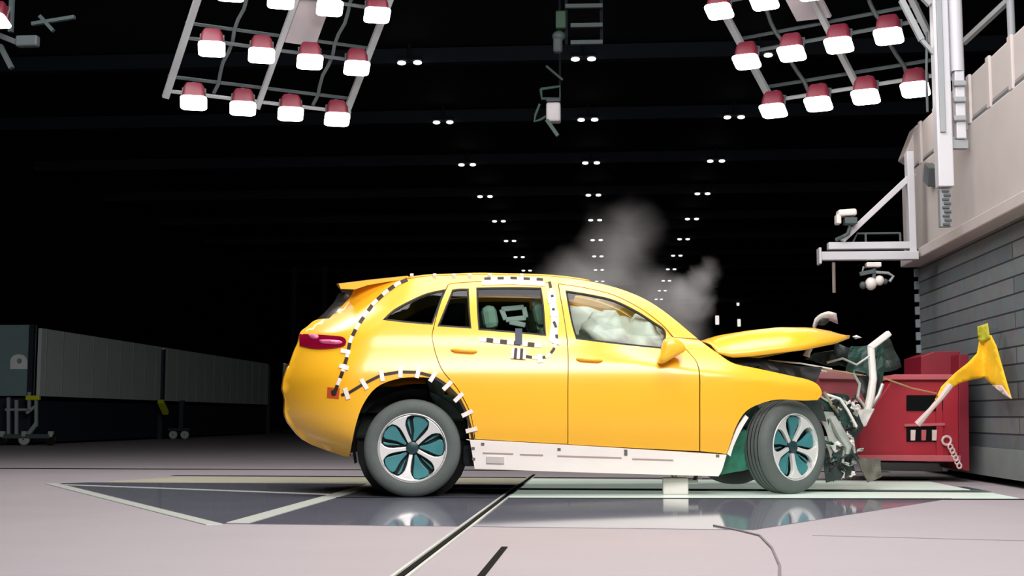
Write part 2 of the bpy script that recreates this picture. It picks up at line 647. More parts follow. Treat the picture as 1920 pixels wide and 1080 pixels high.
def lamp_proto():
    r = thing('red_studio_lamp', 'x', 'studio lamp', (0, 0, 0), 0, 'red studio lamps on the hanging racks')
    m = MB()
    w = 0.125

    def ring(hw, hd, z):
        n = 6
        pts = []
        for cx, cy, a0 in ((1, 1, 0), (-1, 1, 90), (-1, -1, 180), (1, -1, 270)):
            rad = min(hw, hd) * 0.4
            for k in range(n):
                t = R(a0 + 90 * k / (n - 1))
                pts.append(Vector((cx * (hw - rad) + rad * math.cos(t), cy * (hd - rad) + rad * math.sin(t), z)))
        return pts

    def stack(rings):
        n = len(rings[0])
        vs = [p for q in rings for p in q]
        fs = [(i * n + k, i * n + (k + 1) % n, (i + 1) * n + (k + 1) % n, (i + 1) * n + k) for i in range(len(rings) - 1) for k in range(n)]
        fs += [tuple(range(n - 1, -1, -1)), tuple((len(rings) - 1) * n + k for k in range(n))]
        return MB().add(vs, fs)
    stack([ring(0.122, 0.12, 0.01), ring(0.12, 0.12, 0.07), ring(0.11, 0.11, 0.15), ring(0.09, 0.09, 0.2), ring(0.055, 0.055, 0.22)]).build('housing', RIGRED, r, True, smooth=True)
    stack([ring(0.132, 0.125, -0.022), ring(0.142, 0.138, -0.012), ring(0.142, 0.138, 0.0), ring(0.13, 0.125, 0.01)]).build('lens', LENS, r, True, smooth=True)
    MB().tube([(-0.12, 0, 0.03), (-0.12, 0.02, 0.19), (0, 0.03, 0.22), (0.12, 0.02, 0.19), (0.12, 0, 0.03)], 0.012, 8).build('yoke', RIGD, r, True, smooth=True)
    return r


lp = None
rowname = ['bottom', 'second', 'third', 'top']
colname = ['leftmost', 'second', 'third', 'rightmost']
for which, p00, p30, p01 in [
    ('left', P(363, 192, 13.4), P(632, 223, 14.15), P(397, 91, 13.13)),
    ('right', P(1450, 207, 14.15), P(1716, 167, 13.23), P(1400, 115, 13.88))]:
    pt, u, v, nrm, rack = bank(which, p00, p30, p01, 1)
    yaw = math.atan2(u.y, u.x)
    for j in range(4):
        for i in range(4):
            pos = p00 + u * i + v * j
            if pos.z > 5.55 and j == 3 and False:
                continue
            M = Matrix.Translation(pos) @ Matrix.Rotation(yaw * 0.6, 4, 'Z') @ Matrix.Rotation(R(-20), 4, 'X')
            MB().beam(pt(i, j - .02), M @ Vector((0, 0, .256)), .05, .02).build('lamp_bracket', RIGD, rack)
            if lp is None:
                lp = lamp_proto()
                o = lp
                o.matrix_world = M
            else:
                o = copy_tree(lp, None, M)
            o['label'] = 'red lamp with white lens, %s row from below, %s from left on %s rack' % (
                ['lowest', 'second', 'third', 'fourth'][j], ['first', 'second', 'third', 'fourth'][i], which)
# a lamp of a further rack at the picture's left edge
M = Matrix.Translation(P(-8, 38, 13.6)) @ Matrix.Rotation(R(-20), 4, 'X')
o = copy_tree(lp, None, M)
o['label'] = 'lone red lamp at the far left beside the dark gantry arms'
r = thing('folded_gantry', 'dark grey folded gantry hanging under the ceiling at far left', 'gantry arm', P(20, 60, 14))
MB().beam(P(-30, 55, 14), P(45, 85, 14), 0.05, 0.06).build('lower_arm', RIGD, r)
MB().box(P(52, 78, 14), (0.26, 0.1, 0.13)).build('end_box', RIGD, r, bevel=0.02)
MB().beam(P(0, 85, 14), P(22, 128, 14), 0.06, 0.05).build('strut', RIGD, r)
MB().beam(P(60, 45, 14.3), P(140, 32, 14.3), 0.05, 0.04).build('upper_arm', DARKG, r)
MB().beam(P(75, 30, 14.3), P(100, 58, 14.3), 0.05, 0.04).build('brace', DARKG, r)
MB().beam(P(20, 60, 14.2), Vector((P(20, 60, 14.2).x, 14.2, HZ)), 0.05, 0.05).build('hanger', DARKG, r)

# hanging camera and gantry ladder in the middle ----------------------------
Yh = 17.5
r = thing('hanging_camera', 'white boxed camera with green bracket hanging in mid hall', 'hanging camera', P(1035, 205, Yh))
MB().box(P(1038, 212, Yh), (0.2, 0.2, 0.27)).build('camera_box', mat('cam_box_white', (236, 232, 234), .5), r, bevel=0.03)
MB().box(P(1038, 190, Yh), (0.2, 0.21, 0.05)).build('lid', RIGD, r, bevel=0.01)
MB().tube([P(1014, 167, Yh), P(1050, 162, Yh), P(1050, 185, Yh), P(1016, 185, Yh), P(1014, 167, Yh)], 0.022, 8).build('bracket', mat('green_grey_metal', (70, 100, 90), .5), r)
MB().beam(P(1025, 225, Yh - .1), P(1046, 255, Yh - .1), 0.06, 0.05).build('mount_arm', mat('green_grey_metal', (70, 100, 90)), r)
MB().tube([P(1012, 195, Yh), P(1004, 215, Yh), P(1002, 228, Yh), P(1014, 224, Yh), P(1024, 218, Yh)], 0.018, 8).build('cable', mat('green_grey_metal', (70, 100, 90)), r)
MB().beam(P(1050, 165, Yh), Vector((P(1050, 165, Yh).x, Yh, HZ)), 0.03, 0.03).build('hanger', CEILM, r)
MB().beam(P(1024, 124, Yh - .1), P(1055, 150, Yh - .1), 0.03, 0.03).build('tension_rod', RIGD, r)
r = thing('gantry_ladder', 'dark grey ladder gantry hanging from the ceiling above the hanging camera', 'gantry', P(1090, 40, 16))
for yy in (-40, 12, 48, 80):
    MB().beam(P(1060 + (yy > 30) * 10, yy, 16), P(1130, yy - 1, 16), 0.05, 0.05).build('rung', DARKG, r)
for xx in (1062, 1128):
    MB().beam(P(xx, 84, 16.1), Vector((P(xx, 84, 16.1).x, 16.1, HZ)), 0.04, 0.04).build('upright', CEILM, r)
MB().box(P(1046, 85, 16), (0.12, 0.12, 0.2)).build('winch', RIGD, r, bevel=0.03)
MB().sphere(P(1048, 68, 16), 0.09, 0.08, 0.07, 12, 8).build('pulley', DARKG, r, smooth=True)
MB().box(P(1052, 38, 16.05), (0.14, 0.1, 0.24)).build('motor', mat('motor_green', (30, 70, 45)), r, bevel=0.02)

# ------------------------------------------------------------------ crash block on the right
XW = 3.4
YF = XW * F / 570.0      # far edge
YN = 7.6
brick = bpy.data.materials.new('grey_block_courses')
brick.use_nodes = True
nt = brick.node_tree
b = nt.nodes['Principled BSDF']
tc = nt.nodes.new('ShaderNodeTexCoord')
sx = nt.nodes.new('ShaderNodeSeparateXYZ')
cx = nt.nodes.new('ShaderNodeCombineXYZ')
nt.links.new(tc.outputs['Object'], sx.inputs[0])
nt.links.new(sx.outputs['Y'], cx.inputs[0])
nt.links.new(sx.outputs['Z'], cx.inputs[1])
br = nt.nodes.new('ShaderNodeTexBrick')
br.inputs['Scale'].default_value = 1.0
br.inputs['Brick Width'].default_value = 60.0
br.inputs['Row Height'].default_value = 0.147
br.inputs['Mortar Size'].default_value = 0.009
br.inputs['Mortar Smooth'].default_value = 0.3
br.inputs['Color1'].default_value = (*lin((128, 134, 136)), 1)
br.inputs['Color2'].default_value = (*lin((104, 112, 116)), 1)
br.inputs['Mortar'].default_value = (*lin((44, 52, 56)), 1)
nt.links.new(cx.outputs[0], br.inputs['Vector'])
nz = nt.nodes.new('ShaderNodeTexNoise')
nz.inputs['Scale'].default_value = 7
nz.inputs['Detail'].default_value = 6
nt.links.new(tc.outputs['Object'], nz.inputs['Vector'])
mx = nt.nodes.new('ShaderNodeMix')
mx.data_type = 'RGBA'
mx.blend_type = 'MULTIPLY'
mx.inputs[0].default_value = 0.5
nt.links.new(br.outputs['Color'], mx.inputs[6])
nt.links.new(nz.outputs['Color'], mx.inputs[7])
nt.links.new(mx.outputs[2], b.inputs['Base Color'])
b.inputs['Roughness'].default_value = 0.65
bp = nt.nodes.new('ShaderNodeBump')
bp.inputs['Strength'].default_value = 0.6
bp.inputs['Distance'].default_value = 0.02
bp.invert = True
nt.links.new(br.outputs['Fac'], bp.inputs['Height'])
nt.links.new(bp.outputs[0], b.inputs['Normal'])

ZB = 2.24
r = thing('crash_block', 'huge crash barrier block of grey courses below and pale concrete above', 'barrier block', (XW + 2.5, 11, 0))
MB().box((XW + 2.5, (YF + YN) / 2, (ZB + 0.07) / 2), (5.0, YF - YN, ZB - 0.07)).build('block_wall', brick, r)
MB().box((XW + 2.6, (YF + YN) / 2, 0.035), (4.7, YF - YN, 0.07)).build('plinth', SEAM, r)
MB().box((XW - 0.015, (YF + YN) / 2, 0.19), (0.03, YF - YN + .02, 0.25)).build('base_strip', mat('base_concrete', (120, 128, 126), .7), r)
m = MB()
for k in range(14):
    m.box((XW - 0.02, YF - 0.015, 0.35 + k * 0.14), (0.05, 0.05, 0.09))
m.build('edge_angle', mat('edge_steel', (130, 140, 146), .5), r, bevel=0.006)
MB().box((XW + 2.46, (YF + YN) / 2, (ZB + 3.28) / 2), (5.08, YF - YN + 0.02, 3.28 - ZB), None).build('upper_block', WALLW, r, bevel=0.02)
MB().box((XW + 2.42, (YF + YN) / 2, ZB + 0.05), (5.2, YF - YN + .06, 0.11)).build('ledge', WALLW, r, bevel=0.012)
MB().box((XW + 2.44, (YF + YN) / 2, 3.52), (5.0, YF - YN + 0.1, 0.42)).build('parapet', WALLW, r, bevel=0.03)
MB().box((XW - 0.055, (YF + YN) / 2, 3.285), (0.02, YF - YN + .1, 0.05)).build('parapet_lip', mat('lip_dark', (70, 78, 80)), r)
m = MB()
yy = YF - 0.6
k = 0
while yy > YN:
    m = MB().box((XW - 0.07, yy, 3.5), (0.03, 0.1, 0.46))
    m.build('parapet_stiffener', WALLW, r, bevel=0.008)
    yy -= 0.62
MB().prism([Vector((XW - .16, YF + .1, 3.44)), Vector((XW - .02, YF + .1, 3.78)), Vector((XW + .6, YF + .1, 3.78)), Vector((XW + .6, YF + .1, 3.0)), Vector((XW - .07, YF + .1, 3.0)), Vector((XW - .07, YF + .1, 3.38))],
           [Vector((XW - .16, YF - .25, 3.44)), Vector((XW - .02, YF - .25, 3.78)), Vector((XW + .6, YF - .25, 3.78)), Vector((XW + .6, YF - .25, 3.0)), Vector((XW - .07, YF - .25, 3.0)), Vector((XW - .07, YF - .25, 3.38))]).build('corner_console', WALLW, r, bevel=0.012)
MB().box((XW - 0.09, YF - 0.12, (ZB + 3.2) / 2), (0.1, 0.3, 3.2 - ZB)).build('corner_pier', WALLW, r, bevel=0.015)
MB().box((XW - 0.1, YF - 1.15, 3.05), (0.12, 0.22, 0.2), Matrix.Rotation(R(25), 3, 'X')).build('dark_bracket', mat('lip_dark', (70, 78, 80)), r, bevel=0.01)
MB().box((XW - .02, YF - 1.75, 2.75), (0.06, 0.12, 0.42)).build('conduit_box', mat('conduit_grey', (150, 152, 152)), r, bevel=0.01)
m = MB()
for k in range(5):
    m.box((XW - .04, YF - 1.9 - k * 0.9, 2.55 - .1 * (k % 2)), (0.05, 0.02, 0.3))
m.build('panel_joint', mat('joint_grey', (168, 160, 158)), r)

# mast
Ym = 11.85
mr = thing('white_mast', 'tall white double mast fixed to the corner of the crash block', 'mast', P(1780, 300, Ym))
xl, xr_ = P(1763, 100, Ym), P(1793, 100, Ym)
zb = P(1770, 352, Ym).z
zt = 6.2
MB().box((xl.x, Ym, (zb + zt) / 2), (0.14, 0.14, zt - zb)).build('beam_profile', MASTW, mr, bevel=0.012)
MB().box((xl.x - .02, Ym - 0.08, (zb + zt) / 2 + .3), (0.05, 0.03, zt - zb - .4)).build('slide_rail', RIGG, mr, bevel=0.005)
z2 = P(1793, 135, Ym).z
MB().tube([(xr_.x, Ym, z2), (xr_.x, Ym, zt)], 0.066, 20).build('round_tube', MASTW, mr, smooth=True)
z3 = P(1793, 262, Ym).z
MB().box((xr_.x + .01, Ym, (z2 + z3) / 2), (0.09, 0.1, z2 - z3)).build('tube_holder', MASTW, mr, bevel=0.012)
for yy in (160, 190, 225):
    c = P(1796, yy, Ym)
    MB().box((c.x, Ym - 0.06, c.z), (0.11, 0.06, 0.05)).build('clamp', RIGG, mr, bevel=0.01)
m = MB()
c0, c1 = P(1771, 355, Ym), P(1771, 425, Ym)
m.box(((c0.x), Ym + .02, (c0.z + c1.z) / 2), (0.1, 0.08, c0.z - c1.z))
m.build('cable_chain', mat('chain_grey', (130, 134, 136)), mr)
m = MB()
for k in range(9):
    z = c0.z + (c1.z - c0.z) * (k + .5) / 9
    m.box((c0.x + .015 * (k % 2), Ym - .03, z), (0.06, 0.02, 0.018))
m.build('chain_link', RIGD, mr)
MB().beam((xl.x, Ym, zb + .4), (XW - .105, Ym + .02, zb + .4), 0.08, 0.08).build('wall_bracket', RIGG, mr)
MB().beam((xr_.x, Ym, z3 + .12), (XW - .105, Ym + .02, z3 + .12), 0.06, 0.06).build('wall_bracket', RIGG, mr)
MB().beam(P(1745, 8, Ym), P(1700, -40, Ym), 0.06, 0.06).build('top_stay', RIGG, mr)
MB().beam(P(1690, 0, Ym), P(1728, 75, Ym), 0.05, 0.05).build('stay_arm', RIGG, mr)
MB().beam(P(1728, 75, Ym), P(1750, 100, Ym), 0.035, 0.035).build('stay_arm', RIGG, mr)
MB().tube([P(1738, 60, Ym), P(1737, 140, Ym), P(1739, 210, Ym)], 0.012, 8).build('thin_line', RIGD, mr)

# jib with camera gear
Yj = 13.55
jr = thing('camera_jib', 'white double beam jib with diagonal brace reaching out from the block corner', 'jib', P(1740, 470, Yj))
zj1, zj2 = P(1650, 461, Yj).z, P(1650, 482, Yj).z
xa, xb = P(1552, 470, Yj).x, XW - 0.2
MB().box(((xa + xb) / 2 - 0, Yj, zj1), (xb - xa, 0.12, 0.075)).build('upper_beam', MASTW, jr, bevel=0.008)
xa2 = P(1533, 480, Yj).x
MB().box(((xa2 + xb) / 2, Yj - 0.1, zj2), (xb - xa2, 0.1, 0.09)).build('lower_beam', MASTW, jr, bevel=0.008)
MB().box((xa2, Yj - .1, zj2), (0.025, 0.17, 0.17)).build('end_plate', MASTW, jr, bevel=0.005)
pb0, pb1 = P(1578, 452, Yj), P(1713, 325, Yj)
MB().beam(pb0, pb1, 0.06, 0.07, (0, 1, 0)).build('diagonal_brace', MASTW, jr, bevel=0.006)
MB().box((XW - .235, Yj, P(1740, 385, Yj).z), (P(1735, 400, Yj).x - P(1722, 400, Yj).x, 0.14, P(1740, 290, Yj).z - P(1740, 490, Yj).z)).build('standing_plate', MASTW, jr, bevel=0.008)
for xx in (1625, 1690):
    c = P(xx, 455, Yj)
    MB().beam((c.x, Yj + .05, zj1), (c.x, Yj + .05, zj1 + .14), 0.02, 0.02).build('guard_post', RIGD, jr)
a, b_ = P(1600, 437, Yj), P(1690, 437, Yj)
MB().tube([(a.x, Yj + .05, zj1 + .04), (a.x + .05, Yj + .05, zj1 + .14), (b_.x, Yj + .05, zj1 + .14)], 0.011, 8).build('guard_rail', RIGD, jr)
MB().tube([P(1563, 492, Yj - .1), P(1564, 549, Yj - .1)], 0.018, 8).build('hanging_rod', mat('rod_brown', (120, 112, 104)), jr)
cr = thing('jib_camera', 'small white boxed camera standing on the jib beside the diagonal brace', 'camera', P(1587, 405, Yj - .12))
MB().box(P(1587, 400, Yj - .12), (0.19, 0.16, 0.07), Matrix.Rotation(R(-3), 3, 'Y')).build('housing', WHITEP, cr, bevel=0.02)
MB().box(P(1571, 412, Yj - .12), (0.05, 0.14, 0.1)).build('front', WHITEP, cr, bevel=0.012)
MB().box(P(1594, 415, Yj - .12), (0.13, 0.13, 0.07)).build('body', DARKG, cr, bevel=0.01)
MB().tube([P(1594, 424, Yj - .12), P(1590, 438, Yj - .12), P(1582, 443, Yj - .12), P(1568, 449.5, Yj - .04)], 0.02, 8).build('foot', DARKG, cr)
cr = thing('dome_camera', 'hanging camera cluster with bright white lenses under the jib', 'camera', P(1637, 515, Yj))
MB().box(P(1637, 497, Yj - .1), (0.15, 0.12, 0.05)).build('mount_plate', WHITEP, cr, bevel=0.01)
MB().tube([P(1620, 500, Yj - .1), P(1616, 512, Yj - .1), P(1640, 510, Yj - .1), P(1665, 512, Yj - .1), P(1675, 518, Yj - .1), P(1668, 528, Yj - .1)], 0.016, 8).build('ring_arm', RIGG, cr, smooth=True)
for px, py, s in ((1618, 535, .045), (1633, 532, .075), (1649, 526, .06), (1660, 528, .035)):
    MB().sphere(P(px, py, Yj - .1), s * .8, s, s * .9, 14, 10).build('lens_head', WHITEP if s > .05 else RIGD, cr, smooth=True)
MB().beam(P(1612, 514, Yj - .1), P(1640, 508, Yj - .1), 0.05, 0.04).build('arm', RIGD, cr)
MB().tube([P(1640, 500, Yj - .1), P(1638, 526, Yj - .1)], 0.02, 8).build('stem', DARKG, cr)

# roof-top pole on the block
c = PX(1897, 72, 3.75)
r = thing('roof_post', 'white capped post with diagonal stay standing on top of the block', 'post', (c.x, c.y, 3.73))
MB().box((c.x, c.y, 3.73 + .12), (0.11, 0.11, 0.24)).build('socket', MASTW, r, bevel=0.01)
MB().tube([(c.x, c.y, 3.9), (c.x, c.y, 6)], 0.035, 12).build('pole', RIGG, r, smooth=True)
MB().beam(P(1806, 80, 12.75), P(1900, -8, 12.0), 0.05, 0.05).build('stay', RIGG, r)

# ------------------------------------------------------------------ red deformable barrier block
YR = 12.0
rr = thing('red_crash_barrier', 'dark red steel crash barrier bolted to the grey block wall', 'crash barrier', P(1720, 800, YR))


def pz(pts, Y, D, m, name, parent, bev=0.006):
    a = [P(x, y, Y) for x, y in pts]
    bq = [p + Vector((0, D, 0)) for p in a]
    return MB().prism(a, bq).build(name, m, parent, bevel=bev)


pz([(1612, 856), (1608, 805), (1640, 760), (1676, 706), (1800, 706), (1800, 858)], YR, 1.1, REDST, 'main_box', rr, .01)
pz([(1602, 853), (1602, 863), (1802, 866), (1802, 854)], YR - .06, 1.2, REDLT, 'bottom_flange', rr)
pz([(1668, 712), (1676, 702), (1803, 702), (1803, 712)], YR - .05, 1.2, REDLT, 'top_flange', rr)
pz([(1727, 703), (1727, 668), (1752, 659), (1800, 659), (1800, 703)], YR + .25, .7, mat('barrier_red_dark', (120, 14, 36), .45, 0, .5, .2, 7), 'upper_box', rr)
pz([(1798, 664), (1816, 664), (1818, 884), (1798, 880)], YR - .03, 1.0, mat('barrier_red_dark', (120, 14, 36)), 'mounting_plate', rr)
pz([(1700, 741), (1768, 741), (1768, 770), (1700, 770)], YR - .012, .02, SEAM, 'slot', rr, 0)
pz([(1700, 800), (1766, 800), (1766, 828), (1700, 828)], YR - .012, .02, SEAM, 'slot', rr, 0)
for xx in (1712, 1732, 1752):
    pz([(xx - 4, 806), (xx + 5, 806), (xx + 4, 826), (xx - 4, 826)], YR - .03, .02, REDLT if xx == 1732 else WEBW, 'slot_lug', rr, .002)
pz([(1696, 795), (1772, 793), (1772, 798), (1696, 800)], YR - .03, .03, REDLT, 'rib', rr, .002)
pz([(1755, 730), (1766, 730), (1770, 862), (1756, 862)], YR - .02, .03, REDST, 'rib', rr, .002)
m = MB()
for k in range(9):
    t = 2 * math.pi * k / 9
    m.tube([P(1775 + 9 * math.cos(t + q) * .9, 826 + 8 * math.sin(t + q), YR - .05) for q in (0, .35, .7)], 0.011, 6)
m.build('chain_loop', WEBW, rr)
m = MB()
for k in range(6):
    c = P(1782 + k * 3.2, 838 + k * 7, YR - .06)
    m.tube([c + Vector((.02 * math.cos(q + k), -.01 * (k % 2), .025 * math.sin(q + k))) for q in [i * math.pi / 4 for i in range(9)]], 0.008, 6)
m.build('chain', WEBW, rr)
pz([(1640, 866), (1760, 868), (1770, 884), (1630, 882)], YR + .3, .5, mat('base_concrete', (120, 128, 126)), 'support_foot', rr, .01)
# dusty front piece of the barrier that the car has hit
fr = thing('barrier_front_plate', 'dusty light red battered plate on the barrier front behind the car nose', 'barrier plate', P(1590, 740, 11.1))
pz([(1532, 703), (1560, 698), (1636, 704), (1644, 716), (1640, 770), (1625, 800), (1560, 800), (1540, 770)], 11.44, .46, REDLT, 'plate', fr, .01)
pz([(1535, 699), (1560, 694), (1640, 700), (1642, 712), (1536, 710)], 11.42, .46, mat('barrier_top_pale', (206, 138, 140), .6), 'top_rim', fr, .005)

# yellow cloth hanging on the block wall ------------------------------------
Yc = 11.4
fl = thing('yellow_cloth', 'torn yellow cloth hanging from a strap on the grey block wall', 'cloth', P(1845, 650, Yc))


outline_cloth([(1836, 640), (1858, 628), (1868, 648), (1880, 690), (1890, 725), (1897, 748), (1884, 740), (1862, 722), (1845, 708), (1822, 712), (1800, 718), (1776, 733), (1752, 752), (1765, 725), (1790, 700), (1815, 680), (1832, 662)], 0, .04, 'cloth', FLAGY, fl, 2)
outline_cloth([(1833, 612), (1852, 606), (1856, 634), (1842, 644), (1834, 636)], -.03, .02, 'loop', FLAGG, fl, 5)
MB().tube([P(1782, 722, 11.12), P(1765, 745, 11.1), P(1745, 768, 11.08), P(1720, 796, 11.1)], [.03, .024, .02, .03], 8).build('strap', WEBW, fl, smooth=True)
outline_cloth([(1860, 722), (1878, 722), (1897, 748), (1885, 742)], -.03, .02, 'torn_end', WEBW, fl, 7)
MB().beam(P(1845, 618, Yc), (XW - .02, P(1845, 618, Yc).y, P(1845, 618, Yc).z), .03, .03).build('hook', RIGD, fl)

# ------------------------------------------------------------------ screens at the left
r = thing('screen_wall', 'long row of pale screen panels on a dark base along the left', 'screen wall', (-12.2, 35, 0))
XS = -12.3


def onx(px, py):
    return PX(px, py, XS)


edges = [(70, 621, 743), (304, 652, 748), (505, 681, 755)]
ys = [PX(e[0], 700, XS).y for e in edges]
zt0 = 2.52
zb0 = 1.05
for a, q in zip(ys[:-1], ys[1:]):
    MB().box((XS - .05, (a + q) / 2 + .05, (zt0 + zb0) / 2), (0.08, q - a - .25, zt0 - zb0)).build('panel', SCRW, r)
    MB().box((XS - .1, (a + q) / 2, .5), (0.08, q - a - .1, zb0 - .15)).build('base_panel', SCRD, r)
    m = MB()
    n = int((q - a) / .8)
    for k in range(n):
        m.box((XS - .005, a + (k + .5) * (q - a) / n, (zt0 + zb0) / 2), (0.012, 0.03, zt0 - zb0))
    m.build('panel_rib', mat('rib_grey', (150, 160, 160)), r)
for a in ys[1:]:
    MB().box((XS + .0, a, 1.2), (0.12, 0.14, 2.5)).build('post', SCRD, r)
Ys0 = ys[0] - .15
xl = P(-30, 700, Ys0).x
r2 = thing('folding_screen', 'pale screen panel facing forward at far left with round hole sign', 'screen panel', (XS - 1.5, Ys0, 0))
MB().box(((xl + XS) / 2, Ys0, (zt0 + .05 + zb0) / 2), (XS - xl, 0.07, zt0 + .05 - zb0)).build('panel', mat('panel_dim', (120, 146, 148), .6), r2)
MB().box(((xl + XS) / 2, Ys0, .52), (XS - xl, 0.06, .95)).build('base_panel', SCRD, r2)
MB().box((XS - .05, Ys0 - .05, 1.3), (.1, .1, 2.55)).build('edge_post', SCRD, r2)
Yg = Ys0 - .05
m = MB()
n = 24
out, inn = [], []
for k in range(n):
    t = 2 * math.pi * k / n
    c, s = math.cos(t), math.sin(t)
    q = max(abs(c), abs(s)) if s < 0.2 else 1.0
    out.append(P(35 + 16 * c / q, 678 - 14 * s / q, Yg))
    inn.append(P(36 + 5 * c, 677 - 5 * s, Yg))
m.add(out + inn, [(k, (k + 1) % n, n + (k + 1) % n, n + k) for k in range(n)])
m.build('sign', mat('sign_pale', (226, 232, 232), .6), r2, solid=.02)
# trolley in front of it
Yt = ys[0] - 1.0
r3 = thing('wheeled_trolley', 'metal trolley on casters with yellow green strap by the left screens', 'trolley', G(45, 837))
Yt = 26.2


def tb(a, q, w, name, m):
    MB().beam(P(*a, Yt), P(*q, Yt), w, w, (0, 1, 0)).build(name, m, r3, bevel=.005)


TR = mat('trolley_steel', (140, 156, 156), .5)
for a, q in (((16, 745), (16, 822)), ((31, 750), (31, 822)), ((55, 735), (55, 770)), ((68, 745), (68, 800))):
    tb(a, q, .06, 'post', TR)
tb((10, 768), (50, 768), .05, 'crossbar', TR)
tb((5, 818), (95, 818), .09, 'base_beam', DARKG)
tb((68, 795), (48, 822), .08, 'brace', TR)
tb((50, 775), (66, 762), .06, 'brace', TR)
MB().box(P(62, 746, Yt), (.3, .1, .1)).build('strap', YGRN, r3, bevel=.02)
for px in (4, 45, 95):
    c = P(px, 829, Yt)
    MB().lathe([(0.02, -.04), (.1, -.04), (.12, -.02), (.12, .02), (.1, .04), (.02, .04)], 16, 'y', (c.x, c.y, .125)).build('caster', CASTER if px == 45 else BLACK, r3, smooth=True)
    MB().box((c.x, c.y, .24), (.1, .09, .12)).build('caster_fork', CASTER, r3, bevel=.01)
r4 = thing('screen_stand', 'dark stand with yellow green strap under the screen joint', 'stand', (XS + .62, ys[1] - .1, 0))
MB().box((XS + .62, ys[1] - .1, .6), (.12, .12, .9)).build('post', SCRD, r4)
c = PX(306, 760, XS + .62)
MB().beam(PX(301, 752, XS + .33), PX(311, 775, XS + .33), .16, .12).build('strap', YGRN, r4, bevel=.02)
for dx in (-.16, .16):
    MB().lathe([(0.02, -.04), (.1, -.04), (.12, 0), (.1, .04), (.02, .04)], 16, 'y', (XS + .62 + dx, ys[1] - .3, .12)).build('caster', CASTER, r4, smooth=True)
MB().box((XS + .62, ys[1] - .2, .26), (.6, .3, .08)).build('base', SCRD, r4)
c = G(470, 812)
r5 = thing('navy_case', 'tall dark navy case standing before the far screens left of the car', 'case', c)
h = P(470, 722, c.y).z
w = (P(500, 760, c.y) - P(437, 760, c.y)).x
MB().box((c.x, c.y + .3, h / 2 + .02), (w, .6, h - .04)).build('body', NAVY, r5, bevel=.03)
MB().box((c.x, c.y + .3, h + .02), (w + .04, .64, .08)).build('lid', BLACK, r5, bevel=.02)
for px in (553, 610):
    Yq = 45
    a = P(px, 500, Yq)
    r6 = thing('dark_post', 'thin dark post in the gloom behind the car tail, %s of two' % ('left' if px == 553 else 'right'), 'post', (a.x, Yq, 0))
    MB().box((a.x, Yq, a.z / 2), (.16, .16, a.z)).build('shaft', BEAMM, r6)
    MB().box((a.x, Yq, .06), (.5, .5, .12)).build('foot', BEAMM, r6)

# ------------------------------------------------------------------ the car
AY = R(8)
HW = 0.93
wc = P(773, 841, 9.4)
RZ = Matrix.Rotation(AY, 4, 'Z')
O = wc - (RZ @ Vector((0, -HW, 0)))
O.z = 0
car = thing('car', 'yellow five door crash test car with crumpled nose and lifted bonnet', 'car', O, AY)
CI = MW[car].inverted()
CL = CI @ CAM


def U(px, py, w):
    """picture point to car side plane y=-w (car coordinates)"""
    d = (CI.to_3x3() @ ray(px, py))
    t = (-w - CL.y) / d.y
    return CL + d * t


W0T = [(.10, .86), (.2, .88), (.3, .895), (.4, .915), (.5, .93), (.62, .938), (.75, .94), (.88, .936), (.96, .922), (1.04, .895), (1.12, .865), (1.2, .838), (1.32, .785), (1.45, .72), (1.56, .655), (1.64, .60), (1.72, .54), (1.9, .40)]


def lerp_tab(tab, z):
    if z <= tab[0][0]:
        return tab[0][1]
    for i in range(len(tab) - 1):
        (a, p), (b_, q) = tab[i], tab[i + 1]
        if z <= b_:
            t = (z - a) / (b_ - a)
            pm = tab[i - 1] if i > 0 else (2 * a - b_, 2 * p - q)
            qn = tab[i + 2] if i + 2 < len(tab) else (2 * b_ - a, 2 * q - p)
            m0 = (q - pm[1]) / (b_ - pm[0]) * (b_ - a)
            m1 = (qn[1] - p) / (qn[0] - a) * (b_ - a)
            return (2 * t**3 - 3 * t**2 + 1) * p + (t**3 - 2 * t**2 + t) * m0 + (-2 * t**3 + 3 * t**2) * q + (t**3 - t**2) * m1
    return tab[-1][1]


REAR = [(664, 541), (657, 556), (640, 575), (617, 597), (592, 600), (576, 612), (563, 623), (560, 640), (553, 655), (543, 685), (535, 705), (531, 728), (537, 746), (535, 775), (541, 791), (560, 815), (577, 830), (612, 844), (655, 857)]
XRT = sorted([(p.z, p.x) for p in [U(x, y, .52) for x, y in REAR]])
XRT = [(XRT[0][0] - .1, XRT[0][1])] + XRT + [(XRT[-1][0] + .3, XRT[-1][1] + .1)]


def xr(z):
    if z <= XRT[0][0]:
        return XRT[0][1]
    for (a, p), (b_, q) in zip(XRT[:-1], XRT[1:]):
        if z <= b_:
            return p + (q - p) * (z - a) / max(1e-6, b_ - a)
    return XRT[-1][1]


def xrs(z):
    return sum(xr(z + d) for d in (-.08, -.04, 0, .04, .08)) / 5


def W(x, z):
    s = max(0.0, min(1.0, (x - xrs(z)) / .62))
    g = 1 - .40 * (1 - s) ** 2.2
    t = max(0.0, x - 2.3)
    # the wing's shoulder falls inwards above a crease that drops towards the nose
    k = max(0.0, min(1.0, (x - 1.1) / 1.0))
    h = max(0.0, min(.26, z - (.985 - .13 * max(0.0, x - 1.6))))
    sh = .62 * k * k * (3 - 2 * k) * (h * h / (h + .05) if h > 0 else 0)
    return lerp_tab(W0T, z) * g * (1 - .12 * (t / .7) ** 2) - sh


def S2(px, py):
    w = .8
    for _ in range(12):
        p = U(px, py, w)
        w = W(p.x, p.z)
    return Vector((p.x, p.z))


